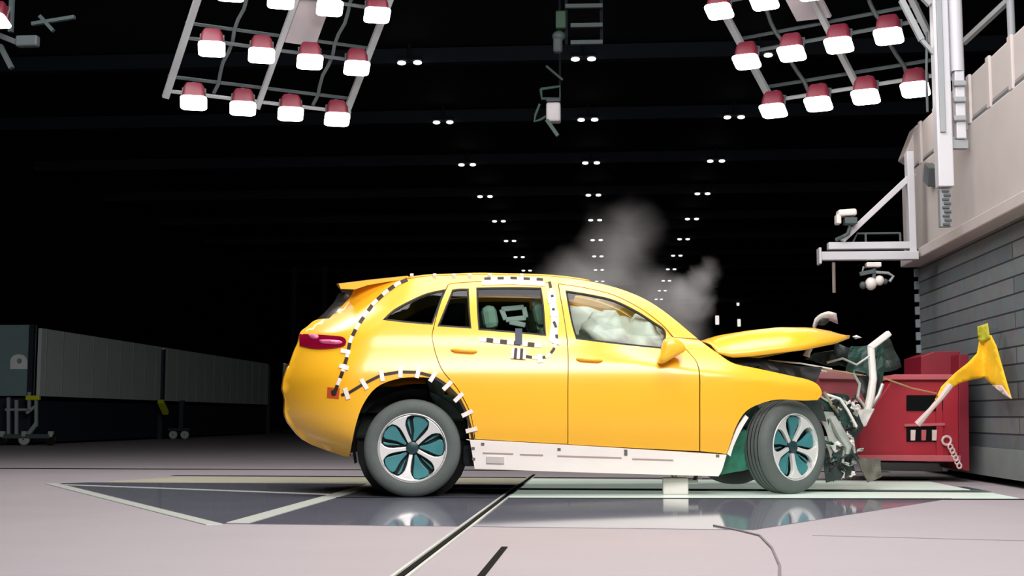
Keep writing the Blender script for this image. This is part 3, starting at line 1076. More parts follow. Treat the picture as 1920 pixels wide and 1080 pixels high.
def spline(pts, n=5):
    """pts (x, y[, 'c']) closed; corners marked c. Catmull-Rom in between"""
    N = len(pts)
    out = []
    for i in range(N):
        p0, p1, p2, p3 = (pts[(i + k) % N] for k in (-1, 0, 1, 2))
        v1, v2 = Vector(p1[:2]), Vector(p2[:2])
        v0 = Vector(p0[:2]) if len(p1) == 2 else v1 - (v2 - v1)
        v3 = Vector(p3[:2]) if len(p2) == 2 else v2 + (v2 - v1)
        for k in range(n):
            t = k / n
            a = (v2 - v0) * .5
            c = (v3 - v1) * .5
            out.append((2 * t**3 - 3 * t**2 + 1) * v1 + (t**3 - 2 * t**2 + t) * a + (-2 * t**3 + 3 * t**2) * v2 + (t**3 - t**2) * c)
    return out


def loop(pts, n=5):
    return [S2(p.x, p.y) for p in spline(pts, n)]


def area2(poly):
    return sum(poly[i].x * poly[(i + 1) % len(poly)].y - poly[(i + 1) % len(poly)].x * poly[i].y for i in range(len(poly))) / 2


def inset(poly, d):
    if area2(poly) < 0:
        poly = poly[::-1]
    n = len(poly)
    out = []
    for i in range(n):
        t = (poly[(i + 1) % n] - poly[i - 1])
        if t.length < 1e-6:
            out.append(poly[i])
            continue
        t.normalize()
        out.append(poly[i] + Vector((-t.y, t.x)) * d)
    return out


def WN(x, z, sg):
    e = .012
    n = Vector((-(W(x + e, z) - W(x - e, z)) / (2 * e), 1, -(W(x, z + e) - W(x, z - e)) / (2 * e))).normalized()
    return Vector((n.x, sg * n.y, n.z))


def panel_mb(poly, holes=(), off=0.0, step=.03, grid=.05, mirror=False, thick=0.0):
    vs, fs = tri_region(poly, list(holes), step, grid)
    sg = 1 if mirror else -1
    v3 = [Vector((p.x, sg * (W(p.x, p.y) + off), p.y)) for p in vs]
    n3 = [WN(p.x, p.y, sg) for p in vs]
    # ccw in (x,z) seen from -y has its normal at -y
    f3 = [f[::-1] for f in fs] if mirror else fs
    m = MB().add(v3, f3)
    m.ln = [n3[i] for f in f3 for i in f]
    if thick:
        n = len(v3)
        m.add([p - q * thick for p, q in zip(v3, n3)], [tuple(i for i in f[::-1]) for f in f3])
        m.ln += [-n3[i] for f in f3 for i in f[::-1]]
        cnt = {}
        for f in f3:
            for k in range(3):
                e = (f[k], f[(k + 1) % 3])
                cnt[e] = cnt.get(e, 0) + 1
        rim = [e for e in cnt if (e[1], e[0]) not in cnt]
        for a, q in rim:
            m.f.append((q, a, a + n, q + n))
            m.m.append(0)
            m.ln += [Vector((0, 0, 0))] * 4
    return m


def panel(name, poly, m, holes=(), off=0.0, thick=.014, both=True, parent=None, step=.03, grid=.042, label=None):
    o = panel_mb(poly, holes, off, step, grid, False, thick).build(name, m, parent or car, True, smooth=True, angle=60)
    if label:
        o['label'] = label
    if both:
        o2 = panel_mb(poly, holes, off, step, grid, True, thick).build(name, m, parent or car, True, smooth=True, angle=60)
        return o, o2
    return o


ROOF = [(1255, 591), (1215, 564), (1175, 546), (1135, 534), (1095, 526), (1050, 520), (1000, 517), (950, 516), (900, 515), (850, 516.5), (800, 518.5), (765, 523)]
# --- windows (picture outlines)
w_front = [(1060, 544, 'c'), (1109, 552), (1151, 562), (1193, 582), (1226, 603), (1244, 615), (1249, 626), (1247, 640), (1241, 654, 'c'), (1172, 647), (1120, 641), (1080, 636, 'c'), (1072, 609), (1065, 574)]
w_main = [(893, 539, 'c'), (960, 538), (1015, 539, 'c'), (1020, 574), (1024, 630, 'c'), (960, 624), (897, 619, 'c'), (894, 580)]
w_small = [(848, 543, 'c'), (862, 541), (879, 541, 'c'), (881, 580), (884, 616, 'c'), (850, 614), (820, 612, 'c'), (833, 580)]
w_quart = [(717, 600, 'c'), (732, 585), (750, 573), (791, 553), (815, 546), (836, 542, 'c'), (828, 563), (811, 609, 'c'), (770, 606)]

# --- panels (picture outlines)
front_door = [(1065.5, 833, 'c'), (1065.5, 740), (1065.5, 655), (1059, 600), (1049.5, 545), (1048, 533, 'c'), (1095, 540), (1150, 554), (1200, 579), (1240, 609), (1262, 634), (1290, 660), (1309, 690), (1311, 760), (1311, 846, 'c'), (1190, 840)]
rear_door = [(1064, 832.5, 'c'), (1064, 740), (1064, 655), (1057.5, 600), (1048, 545), (1046.5, 531.5, 'c'), (1000, 529), (900, 529), (850, 532), (840, 536, 'c'), (826, 570), (814, 613), (812, 640), (828, 690), (858, 728), (880, 768), (888, 800), (891, 823, 'c'), (980, 828)]
fender = [(1313, 846, 'c'), (1313, 760), (1311, 690.5), (1291.5, 659.5), (1264, 633, 'c'), (1310, 637, 'c'), (1345, 662), (1375, 681), (1420, 691), (1480, 704), (1515, 712), (1534, 722), (1541, 738), (1533, 750, 'c'), (1505, 751), (1460, 749), (1425, 757), (1398, 772), (1380, 800), (1368, 835), (1362, 851, 'c')]
side_frame = [(1308, 635, 'c')] + ROOF + [(735, 525), (690, 531), (664, 541, 'c')] + REAR[1:3] + [(617, 597, 'c'), (592, 600), (576, 612), (563, 623), (560, 640), (553, 655), (543, 685), (535, 705), (531, 728), (537, 746), (535, 775), (541, 791), (560, 815), (577, 830), (612, 844), (655, 857, 'c'),
              (659, 835), (666, 800), (680, 760), (705, 727), (742, 711), (785, 707), (822, 713), (852, 735), (870, 765), (877, 795), (880, 822, 'c'), (889.5, 823, 'c'), (886.6, 800), (878.6, 769), (856.7, 729), (826.7, 691), (810.6, 640), (812.6, 612.6), (824.6, 569), (839, 534.5, 'c'), (850, 530.6), (900, 527.6), (1000, 527.6), (1047.2, 531.5, 'c'), (1095, 538.6), (1151, 552.6), (1201, 577.6), (1241.4, 607.8), (1263.5, 632, 'c')]

LF, LR_, LFE, LSF = loop(front_door), loop(rear_door), loop(fender), loop(side_frame, 4)
WFp, WMp, WSp, WQp = loop(w_front), loop(w_main), loop(w_small), loop(w_quart)
panel('side_frame', LSF, PAINT, [WQp], grid=.045)
fd, fd2 = panel('front_door', LF, PAINT, [WFp])
rd, rd2 = panel('rear_door', LR_, PAINT, [WMp, WSp])
panel('front_fender', LFE, PAINT)
for d1, d2, wp, gm in ((fd, fd2, WFp, GLASS), (rd, rd2, WMp, GLASS), (rd, rd2, WSp, GLASSD), (car, car, WQp, GLASSD)):
    nm = 'quarter_window' if d1 is car else 'window_pane'
    for mirror, par in ((False, d1), (True, d2)):
        g = panel_mb(wp, (), -.012, .03, .06, mirror).build(nm, gm, par, True, smooth=True)
        ring = panel_mb(inset(wp, -.006), [inset(wp, .014)], -.006, .02, .02, mirror).build('window_seal', DARKTRIM, par, True, smooth=True, solid=.012)

# handles and mirror
for px, py, par, par2 in ((870, 657, rd, rd2), (1105, 674, fd, fd2)):
    a, q = S2(px - 24, py - 1), S2(px + 24, py + 2)
    for sg, pp in ((-1, par), (1, par2)):
        pts = []
        for t in (0, .15, .35, .65, .85, 1):
            c = a + (q - a) * t
            pts.append(Vector((c.x, sg * (W(c.x, c.y) + (.004 if t in (0, 1) else .022)), c.y)))
        MB().tube(pts, [.008, .013, .014, .014, .013, .008], 8).build('door_handle', PAINT, pp, True, smooth=True)
mc = S2(1252, 655)
for sg, pp in ((-1, fd), (1, fd2)):
    wy = W(mc.x, mc.y)
    mp = [U(x, y, wy + .13) for x, y in ((1241, 636), (1256, 629), (1273, 636), (1287, 652), (1284, 661), (1262, 670), (1244, 684), (1232, 683), (1233, 672), (1240, 655))]
    fr_ = [Vector((p.x, sg * (wy + .20), p.z)) for p in mp]
    cc = sum(fr_, Vector()) / len(fr_)
    rings = []
    for k, (sc, dy) in enumerate([(.55, .235), (.85, .222), (1.0, .19), (1.0, .12), (.8, .08), (.4, .07)]):
        rings.append([Vector((cc.x + (p.x - cc.x) * sc, sg * (wy + dy - .02), cc.z + (p.z - cc.z) * sc)) for p in fr_])
    n = len(fr_)
    m = MB()
    vs = [p for q in rings for p in q]
    fs = [(i * n + k, i * n + (k + 1) % n, (i + 1) * n + (k + 1) % n, (i + 1) * n + k) for i in range(len(rings) - 1) for k in range(n)]
    fs += [tuple(range(n - 1, -1, -1)), tuple((len(rings) - 1) * n + k for k in range(n))]
    if sg > 0:
        fs = [f[::-1] for f in fs]
    m.add(vs, fs)
    m.build('wing_mirror', PAINT, pp, True, smooth=True, sub=1, angle=60)
    MB().beam((cc.x - .02, sg * (wy - .02), cc.z - .03), (cc.x, sg * (wy + .09), cc.z - .02), .09, .05, (1, 0, 0)).build('mirror_foot', DARKTRIM, pp, True, bevel=.01)

# tail lamp, tailgate, bumper, glass
tlp = loop([(561, 626, 'c'), (590, 627), (620, 629), (643, 632), (649, 641), (641, 650), (610, 654), (585, 653), (562, 648, 'c')])
l1, l2 = panel('tail_lamp', tlp, REDLAMP, off=.012, thick=.02, step=.02, grid=.025, label='dark red glossy tail lamp')
rfl = loop([(600, 637), (622, 637), (641, 640), (636, 645), (618, 645), (602, 643)])
rf2 = loop([(579, 627), (596, 628), (594, 635), (582, 634)])
for mirror, par in ((False, l1), (True, l2)):
    for q in (rfl, rf2):
        panel_mb(q, (), .0165, .015, .02, mirror).build('lamp_detail', PINKGLINT, par, True, smooth=True, solid=.006)  # pink patches painted as highlights on the glossy red lamp


def rear_rows(zlist, bow, n=17):
    rows = []
    for z in zlist:
        x = xr(z)
        w = W(x, z)
        rows.append([Vector((x - bow * (1 - (y / w) ** 2), y, z)) for y in [w * (-1 + 2 * k / (n - 1)) for k in range(n)]])
    return rows


zs = [U(x, y, .52).z for x, y in REAR]
zg0, zg1 = zs[3], zs[0]


def fr(a, q, n):
    return [a + (q - a) * k / n for k in range(n + 1)]


MB().grid(rear_rows(fr(zg0, zg1, 8), .16)).build('rear_window', mat('rear_glass_dark', (70, 66, 62), .22, 0, .6, .3, 5, coat=.6), car, True, smooth=True)
tg = MB().grid(rear_rows(fr(zs[9], zg0, 14), .05)).build('tailgate', PAINT, car, True, smooth=True, solid=.014, off=1)
tg['label'] = 'yellow tailgate below the rear window'
MB().grid(rear_rows(fr(zs[-1], zs[9] - .004, 16), .06)).build('rear_bumper', PAINT, car, True, smooth=True, solid=.014, off=1)
MB().box((xr(1.02) - .08, 0, .95), (.03, .52, .12)).build('number_plate_recess', DARKTRIM, tg, True, bevel=.01)
# spoiler across the roof end
sp = [U(x, y, .5) for x, y in ((636, 534), (700, 526), (766, 519), (768, 524), (725, 530), (690, 536), (666, 544), (640, 543))]
rows = []
for k in range(13):
    t = -1 + 2 * k / 12
    y = .555 * t
    bw = .05 * (1 - t * t)
    rows.append([Vector((p.x - bw * (1 - i / 12 if i < 4 else .7), y, p.z + .04 * (1 - t * t))) for i, p in enumerate(sp)] )
n = len(sp)
m = MB()
vs = [p for r_ in rows for p in r_]
fs = [(i * n + k, i * n + (k + 1) % n, (i + 1) * n + (k + 1) % n, (i + 1) * n + k) for i in range(12) for k in range(n)]
fs += [tuple(range(n - 1, -1, -1)), tuple(12 * n + k for k in range(n))]
m.add(vs, [f[::-1] for f in fs])
m.build('roof_spoiler', PAINT, car, True, smooth=True, angle=30)

# roof skin and windscreen from the roof edge
re = [S2(p.x, p.y) for p in spline([(*ROOF[0], 'c')] + ROOF[1:-1] + [(*ROOF[-1], 'c')], 4)[:-3]]
roofpts = [p for p in re if p.x <= S2(1110, 528).x]
rows = []
for p in roofpts:
    w = W(p.x, p.y)
    rows.append([Vector((p.x, w * t, p.y + .045 * (1 - t * t))) for t in [-1 + 2 * k / 14 for k in range(15)]])
MB().grid(rows).build('roof_panel', PAINT, car, True, smooth=True, solid=.012, off=1)
MB().grid([[Vector((p.x, p.y * .96, p.z - .035)) for p in r_] for r_ in rows]).build('headliner', CABIN, car, True, smooth=True, solid=.01, off=0)
wsp = [p for p in re if p.x >= S2(1110, 528).x]
wsp = [S2(1308, 636), S2(1280, 612)] + wsp
rows = []
for i, p in enumerate(sorted(wsp, key=lambda q: -q.x)):
    w = W(p.x, p.y)
    rows.append([Vector((p.x + .10 * (1 - t * t) * (1 - .5 * i / len(wsp)), w * t, p.y + .03 * (1 - t * t))) for t in [-1 + 2 * k / 14 for k in range(15)]])
MB().grid(rows).build('windscreen', GLASS, car, True, smooth=True)

# sill
sl = loop([(881, 826, 'c'), (890, 825), (1063, 834.5), (1200, 843), (1362, 853, 'c'), (1354, 880), (1347, 893, 'c'), (1100, 886), (890, 879, 'c')])
s1, s2 = panel('rocker_sill', sl, SILLW, off=.006, thick=.03, label='bare white sill strip under the yellow doors')
for mirror, par in ((False, s1), (True, s2)):
    sg = 1 if mirror else -1

    def plate(name, x0, y0, x1, y1, off, mm, t=.004):
        q = [S2(x0, y0), S2(x1, y0 + (x1 - x0) * .03), S2(x1, y1 + (x1 - x0) * .03), S2(x0, y1)]
        a = [Vector((p.x, sg * (W(p.x, p.y) + off), p.y)) for p in q]
        bq = [Vector((p.x, sg * (W(p.x, p.y) + off + t), p.y)) for p in q]
        MB().prism(a, bq).build(name, mm, par, True)
    for x0, x1 in ((905, 962), (975, 1018), (1045, 1165), (1185, 1262)):
        plate('sill_slot', x0, 848 + (x0 - 905) * .04, x1, 850.5 + (x0 - 905) * .04, .007, mat('slot_shadow', (176, 160, 152), .6))
    for px, py in ((905, 830), (1048, 840), (1173, 843), (1345, 852), (887, 838), (888, 858), (1173, 849)):
        plate('bolt', px - 3, py, px + 3, py + 5, .007, mat('bolt_grey', (110, 106, 102), .5))
    plate('sill_bracket', 912, 856, 945, 868, .007, mat('sill_bracket', (206, 200, 196), .5), .012)
MB().box((1.35, 0, .30), (1.95, 1.5, .16)).build('floor_pan', CABIN, car, True, bevel=.03)
MB().box((-.05, 0, .52), (1.5, 1.1, .2)).build('rear_axle_cradle', METALD, car, True, bevel=.03)
gp = loop([(1352, 893, 'c'), (1366, 840), (1395, 812), (1420, 815), (1420, 880, 'c')], 3)
panel('battery_edge', gp, GREENL, off=-.14, thick=.1, both=False, label='green battery casing edge behind the sill')

fl_p = loop([(1364, 851, 'c'), (1370, 836), (1383, 803), (1399, 778, 'c'), (1405, 783, 'c'), (1391, 806), (1377, 836), (1371, 856, 'c')], 3)
panel('arch_flange', fl_p, SILLW, off=-.02, thick=.02, both=False, label='bare pale flange of the front wheel arch', step=.02, grid=.03)
# inner cabin lining so nothing shows through the gaps
lin_poly = loop([(895, 815, 'c'), (1063, 825), (1305, 838, 'c'), (1300, 690), (1255, 664), (1075, 648), (897, 632), (890, 760)], 2)
panel('door_lining', lin_poly, PAINT, off=-.075, thick=.03)
qp = loop([(580, 640, 'c'), (800, 616, 'c'), (905, 630, 'c'), (902, 815, 'c'), (888, 815, 'c'), (881, 790), (869, 758), (851, 729), (821, 707), (785, 702), (742, 705), (705, 721), (680, 750), (640, 780), (565, 760)], 2)
panel('boot_lining', qp, PAINT, off=-.075, thick=.03)
MB().box((-.35, 0, .72), (.9, 1.3, .2)).build('boot_floor', CABIN, car, True)
MB().box((.12, 0, 1.0), (.12, 1.25, .6), Matrix.Rotation(R(-14), 3, 'Y')).build('rear_seat_back', SEATC, car, True, bevel=.05)
MB().box((.42, 0, .66), (.55, 1.25, .2)).build('rear_seat_base', SEATC, car, True, bevel=.06)


def blob(seed, amp=.18, fr_=1.6):
    return lambda d: 1 + amp * noise.noise(Vector((d.x * fr_ + seed, d.y * fr_, d.z * fr_)))


for y in (-.42, .0, .42):
    c = U(912 - y * 10, 596, .3)
    MB().box((c.x, y, 1.36), (.12, .27, .19), Matrix.Rotation(R(-10), 3, 'Y')).build('headrest', SEATC, car, True, bevel=.05)
# front seats
for y in (-.38, .38):
    MB().box((1.42, y, .68), (.52, .5, .18), Matrix.Rotation(R(-6), 3, 'Y')).build('front_seat_base', SEATC, car, True, bevel=.06)
    MB().box((1.12, y, 1.0), (.15, .48, .62), Matrix.Rotation(R(-18), 3, 'Y')).build('front_seat_back', SEATC, car, True, bevel=.06)
    MB().box((.99, y, 1.39), (.11, .26, .19), Matrix.Rotation(R(-12), 3, 'Y')).build('headrest', SEATC, car, True, bevel=.05)
MB().box((2.02, 0, 1.0), (.4, 1.4, .24)).build('dashboard', CABIN, car, True, bevel=.06)
MB().lathe([(.17, -.02), (.19, 0), (.17, .02), (.155, 0)], 32, 'x', (0, 0, 0), close=True).build('steering_wheel', BLACK, car, True, smooth=True)
o = bpy.data.objects['steering_wheel']
o.location = (1.72, .38, 1.1)
o.rotation_euler = (0, R(20), 0)
# airbags
c = U(1140, 622, .45)
MB().sphere((c.x, -.36, c.z - .02), .2, .3, .19, 24, 16, blob(1, .3, 2.2)).build('airbag', AIRBAG, car, True, smooth=True, angle=180)
c = U(1208, 628, .45)
MB().sphere((c.x, -.38, c.z - .04), .15, .3, .2, 24, 16, blob(4, .35, 2.0)).build('airbag', AIRBAG, car, True, smooth=True, angle=180)
MB().sphere((1.62, .38, 1.14), .16, .28, .24, 24, 16, blob(8, .3, 2)).build('airbag', AIRBAG, car, True, smooth=True, angle=180)
c = U(1105, 585, .62)
MB().sphere((c.x, .55, c.z), .34, .06, .15, 24, 14, blob(6, .25, 2.5)).build('curtain_airbag', AIRBAG, car, True, smooth=True, angle=180)
# seat frame and strap seen in the rear window
for a, q in (((940, 580), (982, 576)), ((982, 576), (986, 596)), ((986, 596), (948, 600)), ((948, 600), (940, 580)), ((955, 604), (985, 610)), ((1000, 560), (1012, 618))):
    MB().beam(U(*a, .42), U(*q, .42), .04, .035, (0, 1, 0)).build('rear_measuring_frame', mat('frame_pale', (150, 166, 160), .5), car, True, bevel=.006)
st = []
for k in range(7):
    p = S2(972 + (2 if k > 3 else 0), 612 + k * 6.5)
    st.append((p.x, W(p.x, p.y)))
m = MB()
vs = []
for k in range(7):
    pl, pr = S2(966, 616 + k * 5.0), S2(979, 616.5 + k * 5.0)
    vs += [Vector((pl.x, -(W(pl.x, pl.y) + .006), pl.y)), Vector((pr.x, -(W(pr.x, pr.y) + .006), pr.y))]
m.add(vs, [(2 * k, 2 * k + 2, 2 * k + 3, 2 * k + 1) for k in range(6)], 0)
m.build('strap', mat('strap_slate', (54, 60, 78), .6), rd, True, solid=.006, off=0)

# wheel arch liners
for cxp, rad, w0, w1, x0 in ((0.0, .44, .55, .86, 0),):
    czr = U(773, 841, HW).z
    for sg in (-1, 1):
        m = MB()
        rows = []
        for k in range(25):
            t = R(-15 + 210 * k / 24)
            rows.append([Vector((x0 + rad * math.cos(t), sg * w, czr + rad * math.sin(t))) for w in (.50, .62, .74, .86)])
        m.grid(rows)
        m.add([Vector((x0 + (rad - .01) * math.cos(R(360 * k / 24)), sg * .5, czr + (rad - .01) * math.sin(R(360 * k / 24)))) for k in range(24)], [tuple(range(24))])
        m.build('rear_arch_liner', BLACK, car, True, smooth=True)

# tapes -------------------------------------------------------------


def along(path, n):
    pts = [Vector(p) for p in path]
    L = [0]
    for a, q in zip(pts[:-1], pts[1:]):
        L.append(L[-1] + (q - a).length)
    out = []
    for i in range(n + 1):
        d = L[-1] * i / n
        for k in range(len(pts) - 1):
            if d <= L[k + 1] + 1e-6:
                t = (d - L[k]) / max(1e-6, L[k + 1] - L[k])
                out.append((pts[k] + (pts[k + 1] - pts[k]) * t, (pts[k + 1] - pts[k]).normalized()))
                break
    return out


def tape(name, path, hw, dashes, crosses=(), chw=3.5, chl=11, par=None, first=0, off=.004, white=1):
    m = MB()

    def q3(p, o=0.0):
        s = S2(p.x, p.y)
        return Vector((s.x, -(W(s.x, s.y) + off + o), s.y))
    sub_ = max(4, int(math.ceil(44 / dashes)))
    nn = dashes * sub_
    st_ = along(path, nn)
    for i in range(nn):
        (a, d), (q, e) = st_[i], st_[i + 1]
        na, nb = Vector((-d.y, d.x)) * hw, Vector((-e.y, e.x)) * hw
        k = (i // sub_ + first) % 2
        m.add([q3(a - na), q3(q - nb), q3(q + nb), q3(a + na)], [(0, 1, 2, 3)], 0 if k == 0 else white)
    for c in crosses:
        c = Vector(c)
        (a, d) = min(st_, key=lambda s: (s[0] - c).length)
        n_ = Vector((-d.y, d.x))
        m.add([q3(c - n_ * chl - d * chw, .003), q3(c - n_ * chl + d * chw, .003), q3(c + n_ * chl + d * chw, .003), q3(c + n_ * chl - d * chw, .003)], [(0, 1, 2, 3)], 1)
    o = m.build(name, [TAPEK, TAPEW, TAPEP], par or car, True, solid=.003, off=0)
    return o


tape('marker_tape', [(764, 524), (745, 532), (724, 547), (701, 568), (682, 594), (668, 615), (657, 638), (650, 672), (641, 701), (628, 735)], 3.2, 19, [(648, 659), (645, 688)], 4, 9, first=0)
arch = [(640, 741), (655, 736), (683, 719), (715, 703), (750, 697), (783, 698), (811, 705), (838, 722), (860, 745), (875, 775), (884, 810), (888, 832)]
tape('marker_tape', arch, 2.6, 1, [(650, 738), (683, 720), (716, 704), (751, 697), (784, 698), (812, 706), (839, 723), (860, 745), (876, 775), (884, 806)], 4, 11)
tape('marker_tape', [(903, 530), (960, 528.5), (1022, 532)], 4.5, 1, [], first=1)
tape('marker_tape', [(908, 523.5), (960, 522), (1018, 525)], 3.2, 9, [], first=0)
tape('marker_tape', [(1030, 528), (1034, 545), (1038, 575), (1036, 598), (1042, 612), (1044, 635), (1038, 655), (1028, 668), (1010, 672), (985, 668)], 2.6, 15, [(1035, 563), (1039, 588), (1043, 640), (1012, 672)], 5, 8, first=0)
tape('marker_tape', [(1033, 545), (1041, 600), (1036, 640)], 7, 1, [], first=1, off=.002)
tape('marker_tape', [(899, 636), (935, 640), (1015, 648)], 4, 9, [], par=rd, first=1)
tape('marker_tape', [(958, 662), (970, 663), (986, 664)], 10, 5, [], par=rd, first=1, off=.012, white=1)
sq = loop([(614, 726, 'c'), (637, 728, 'c'), (635, 748, 'c'), (613, 746, 'c')], 2)
t1 = panel('target_sticker', sq, mat('sticker_red', (196, 74, 30), .6), off=.004, thick=.003, both=False, step=.02, grid=.03)
panel_mb(loop([(621, 733), (629, 731), (631, 740), (623, 742)], 2), (), .008, .01, .02).build('target_dot', TAPEK, t1, True)
m = MB()
for px in (772, 815, 851, 881, 918, 978):
    p = S2(px, 519)
    c = Vector((p.x, -W(p.x, p.y) - .0, p.y + .008))
    m.box(c, (.028, .03, .03), Matrix.Rotation(R(30), 3, 'X'))
m.build('roof_marker', TAPEW, car, True, bevel=.005)

# wheels -------------------------------------------------------------
RW = .36


def wheel(spin):
    """builds round the axle; outer face looks to -y"""
    prof = [(.247, .10), (.262, .112), (.29, .12), (.325, .115), (.348, .098), (.358, .07), (.36, .03), (.36, -.03), (.358, -.07), (.348, -.098), (.325, -.115), (.29, -.12), (.262, -.112), (.247, -.10)]
    m = MB().lathe(prof, 72, 'y', close=True)
    for g in (-.05, -.015, .02, .055):
        m.lathe([(.361, g - .004), (.3615, g - .003), (.3615, g + .003), (.361, g + .004)], 72, 'y', mi=1)
    t = m.build('wheel', [RUBBER, BLACK], car, True, smooth=True)
    MB().lathe([(.237, -.112), (.243, -.108), (.243, -.098), (.232, -.09), (.225, -.06), (.215, .09), (.236, .10), (.238, .095), (.226, -.03), (.229, -.07)], 64, 'y', close=True).build('rim', SILVER, t, True, smooth=True)
    MB().lathe([(0, -.02), (.17, -.02), (.17, 0), (0, 0)], 48, 'y').build('brake_disc', METALD, t, True, smooth=True)
    MB().lathe([(0, -.03), (.215, -.035), (.22, -.02)], 48, 'y').build('rim_back', mat('rim_dark', (16, 24, 26), .5), t, True, smooth=True)
    for k in range(5):
        a0 = R(spin + 72 * k)

        def pl(r_, t_, y):
            return Vector((r_ * math.cos(a0) - t_ * math.sin(a0), y, r_ * math.sin(a0) + t_ * math.cos(a0)))

        def cr(r_, ang, y):
            return Vector((r_ * math.cos(a0 + R(ang)), y, r_ * math.sin(a0 + R(ang))))
        right = [(.042, -.014), (.09, -.014), (.13, -.016), (.165, -.022), (.19, -.036), (.21, -.058)]
        left = [(.21, .058), (.19, .036), (.165, .022), (.13, .016), (.09, .014), (.042, .014)]
        arcp = [-26, -17, -8, 0, 8, 17, 26]

        def yy(r_):
            return -.076 - .03 * min(1, max(0, (r_ - .04) / .19))
        f1 = [pl(r_, t_, yy(r_)) for r_, t_ in right] + [cr(.231, q, yy(.231)) for q in arcp] + [pl(r_, t_, yy(r_)) for r_, t_ in left]
        b1 = [p + Vector((0, .035, 0)) for p in f1]
        MB().prism(f1, b1).build('spoke', SILVER, t, True, bevel=.005)
        a0 = R(spin + 36 + 72 * k)
        pet = [(.05, -.008), (.1, -.032), (.14, -.056), (.175, -.074), (.198, -.074), (.214, -.05), (.223, 0), (.216, .03), (.195, .036), (.16, .024), (.12, .012), (.05, .006)]
        f1 = [pl(r_, t_, -.062 - .02 * r_ / .22) for r_, t_ in pet]
        MB().prism(f1, [p + Vector((0, .02, 0)) for p in f1]).build('rim_insert', TEAL, t, True, bevel=.004)
        pet = [(.09, .024), (.14, .042), (.18, .056), (.2, .062), (.192, .074), (.165, .07), (.12, .045), (.09, .03)]
        f1 = [pl(r_, t_, -.056) for r_, t_ in pet]
        MB().prism(f1, [p + Vector((0, .015, 0)) for p in f1]).build('rim_insert', TEAL, t, True, bevel=.003)
    MB().lathe([(0, -.092), (.03, -.092), (.042, -.086), (.046, -.06), (.046, -.03)], 32, 'y').build('hub_cap', mat('hub_teal_dark', (30, 56, 60), .4), t, True, smooth=True)
    return t


wz = RW + .001
w1 = wheel(43)
for ch in w1.children:
    ch.scale = (1.05, 1, 1.05)
w1.matrix_world = MW[car] @ Matrix.Translation((0, -HW + .115, wz))
w1.matrix_parent_inverse = Matrix()
w1.matrix_basis = Matrix.Translation((0, -HW + .115, wz))
w2 = copy_tree(w1, car)
w2.matrix_basis = Matrix.Translation((0, HW - .115, wz)) @ Matrix.Rotation(math.pi, 4, 'Z')
fc = P(1491, 842, 10.0)
fl_ = CI @ fc
fsteer = R(32)
w3 = copy_tree(w1, car)
w3.matrix_basis = Matrix.Translation((fl_.x, fl_.y, wz)) @ Matrix.Rotation(fsteer, 4, 'Z') @ Matrix.Translation((0, .10, 0)) @ Matrix.Rotation(R(-13), 4, 'Y')
w4 = copy_tree(w1, car)
w4.matrix_basis = Matrix.Translation((fl_.x - .12, .80, wz)) @ Matrix.Rotation(math.pi + R(8), 4, 'Z')

# bonnet: buckled shell ------------------------------------------------
top_e = [(1318, 640), (1345, 630), (1400, 620), (1460, 613.5), (1520, 614), (1560, 621), (1590, 632)]
bot_e = [(1345, 661), (1372, 670), (1410, 668), (1455, 662), (1512, 655), (1565, 645), (1592, 635)]


def resamp(path, n):
    return [p for p, _ in along(path, n)]


A_, B_ = resamp(top_e, 24), resamp(bot_e, 24)
rows = []
for i, (a, q) in enumerate(zip(A_, B_)):
    t = i / 24
    yb = .70 - .42 * max(0, (t - .55) / .45) ** 2
    yt = .50 - .34 * max(0, (t - .55) / .45) ** 2
    pb, pt_ = U(q.x, q.y, yb), U(a.x, a.y, yt)
    pm = (pb + pt_) / 2 + Vector((0, -.035, .02))
    near = [pb, pb * .6 + pm * .4 + Vector((0, -.01, 0)), pm, pt_ * .6 + pm * .4 + Vector((0, -.004, .003)), pt_]
    mid = [Vector((pt_.x + .03 * (1 - abs(s)) , s * yt, pt_.z + .012 * (1 - s * s) + .01 * noise.noise(Vector((pt_.x * 4, s * 2, 1))))) for s in (-.6, -.2, .2, .6)]
    far = [Vector((p.x, -p.y, p.z)) for p in near[::-1]]
    rows.append(near + mid + far)
MB().grid(rows).build('bonnet', PAINT, car, True, smooth=True, solid=.016, off=-1 if False else 1, angle=60)
bn = bpy.data.objects['bonnet']
bn['label'] = 'yellow bonnet buckled up off its catch'
MB().beam(U(1395, 690, .5), U(1350, 655, .5), .03, .02).build('bonnet_hinge', METALG, car, True)
MB().tube([U(1512, 668, .45), U(1515, 660, .45), U(1520, 652, .45)], [.03, .022, .02], 8).build('bonnet_catch', WHITEP, car, True)


# crushed nose -----------------------------------------------------------
def crumple(name, corners, n, amp, seed, m, label=None, thick=.008, freq=5):
    """corners: four (px,py,depth y in car) -> crumpled sheet"""
    c = [U(x, y, -yy_) if True else None for x, y, yy_ in corners]
    rows = []
    nrm = (c[1] - c[0]).cross(c[3] - c[0]).normalized()
    for i in range(n + 1):
        s = i / n
        row = []
        for j in range(n + 1):
            t = j / n
            p = (c[0] * (1 - t) + c[1] * t) * (1 - s) + (c[3] * (1 - t) + c[2] * t) * s
            q = noise.noise(p * freq + Vector((seed, 0, 0))) + .5 * noise.noise(p * freq * 2.3 + Vector((0, seed, 0)))
            e = Vector((noise.noise(p * freq + Vector((seed, 9, 0))), 0, noise.noise(p * freq + Vector((seed, 0, 9))))) * amp * .6
            row.append(p + nrm * amp * q + e)
        rows.append(row)
    o = MB().grid(rows).build(name, m, car, True, smooth=False, solid=thick, off=0)
    if label:
        o['label'] = label
    return o


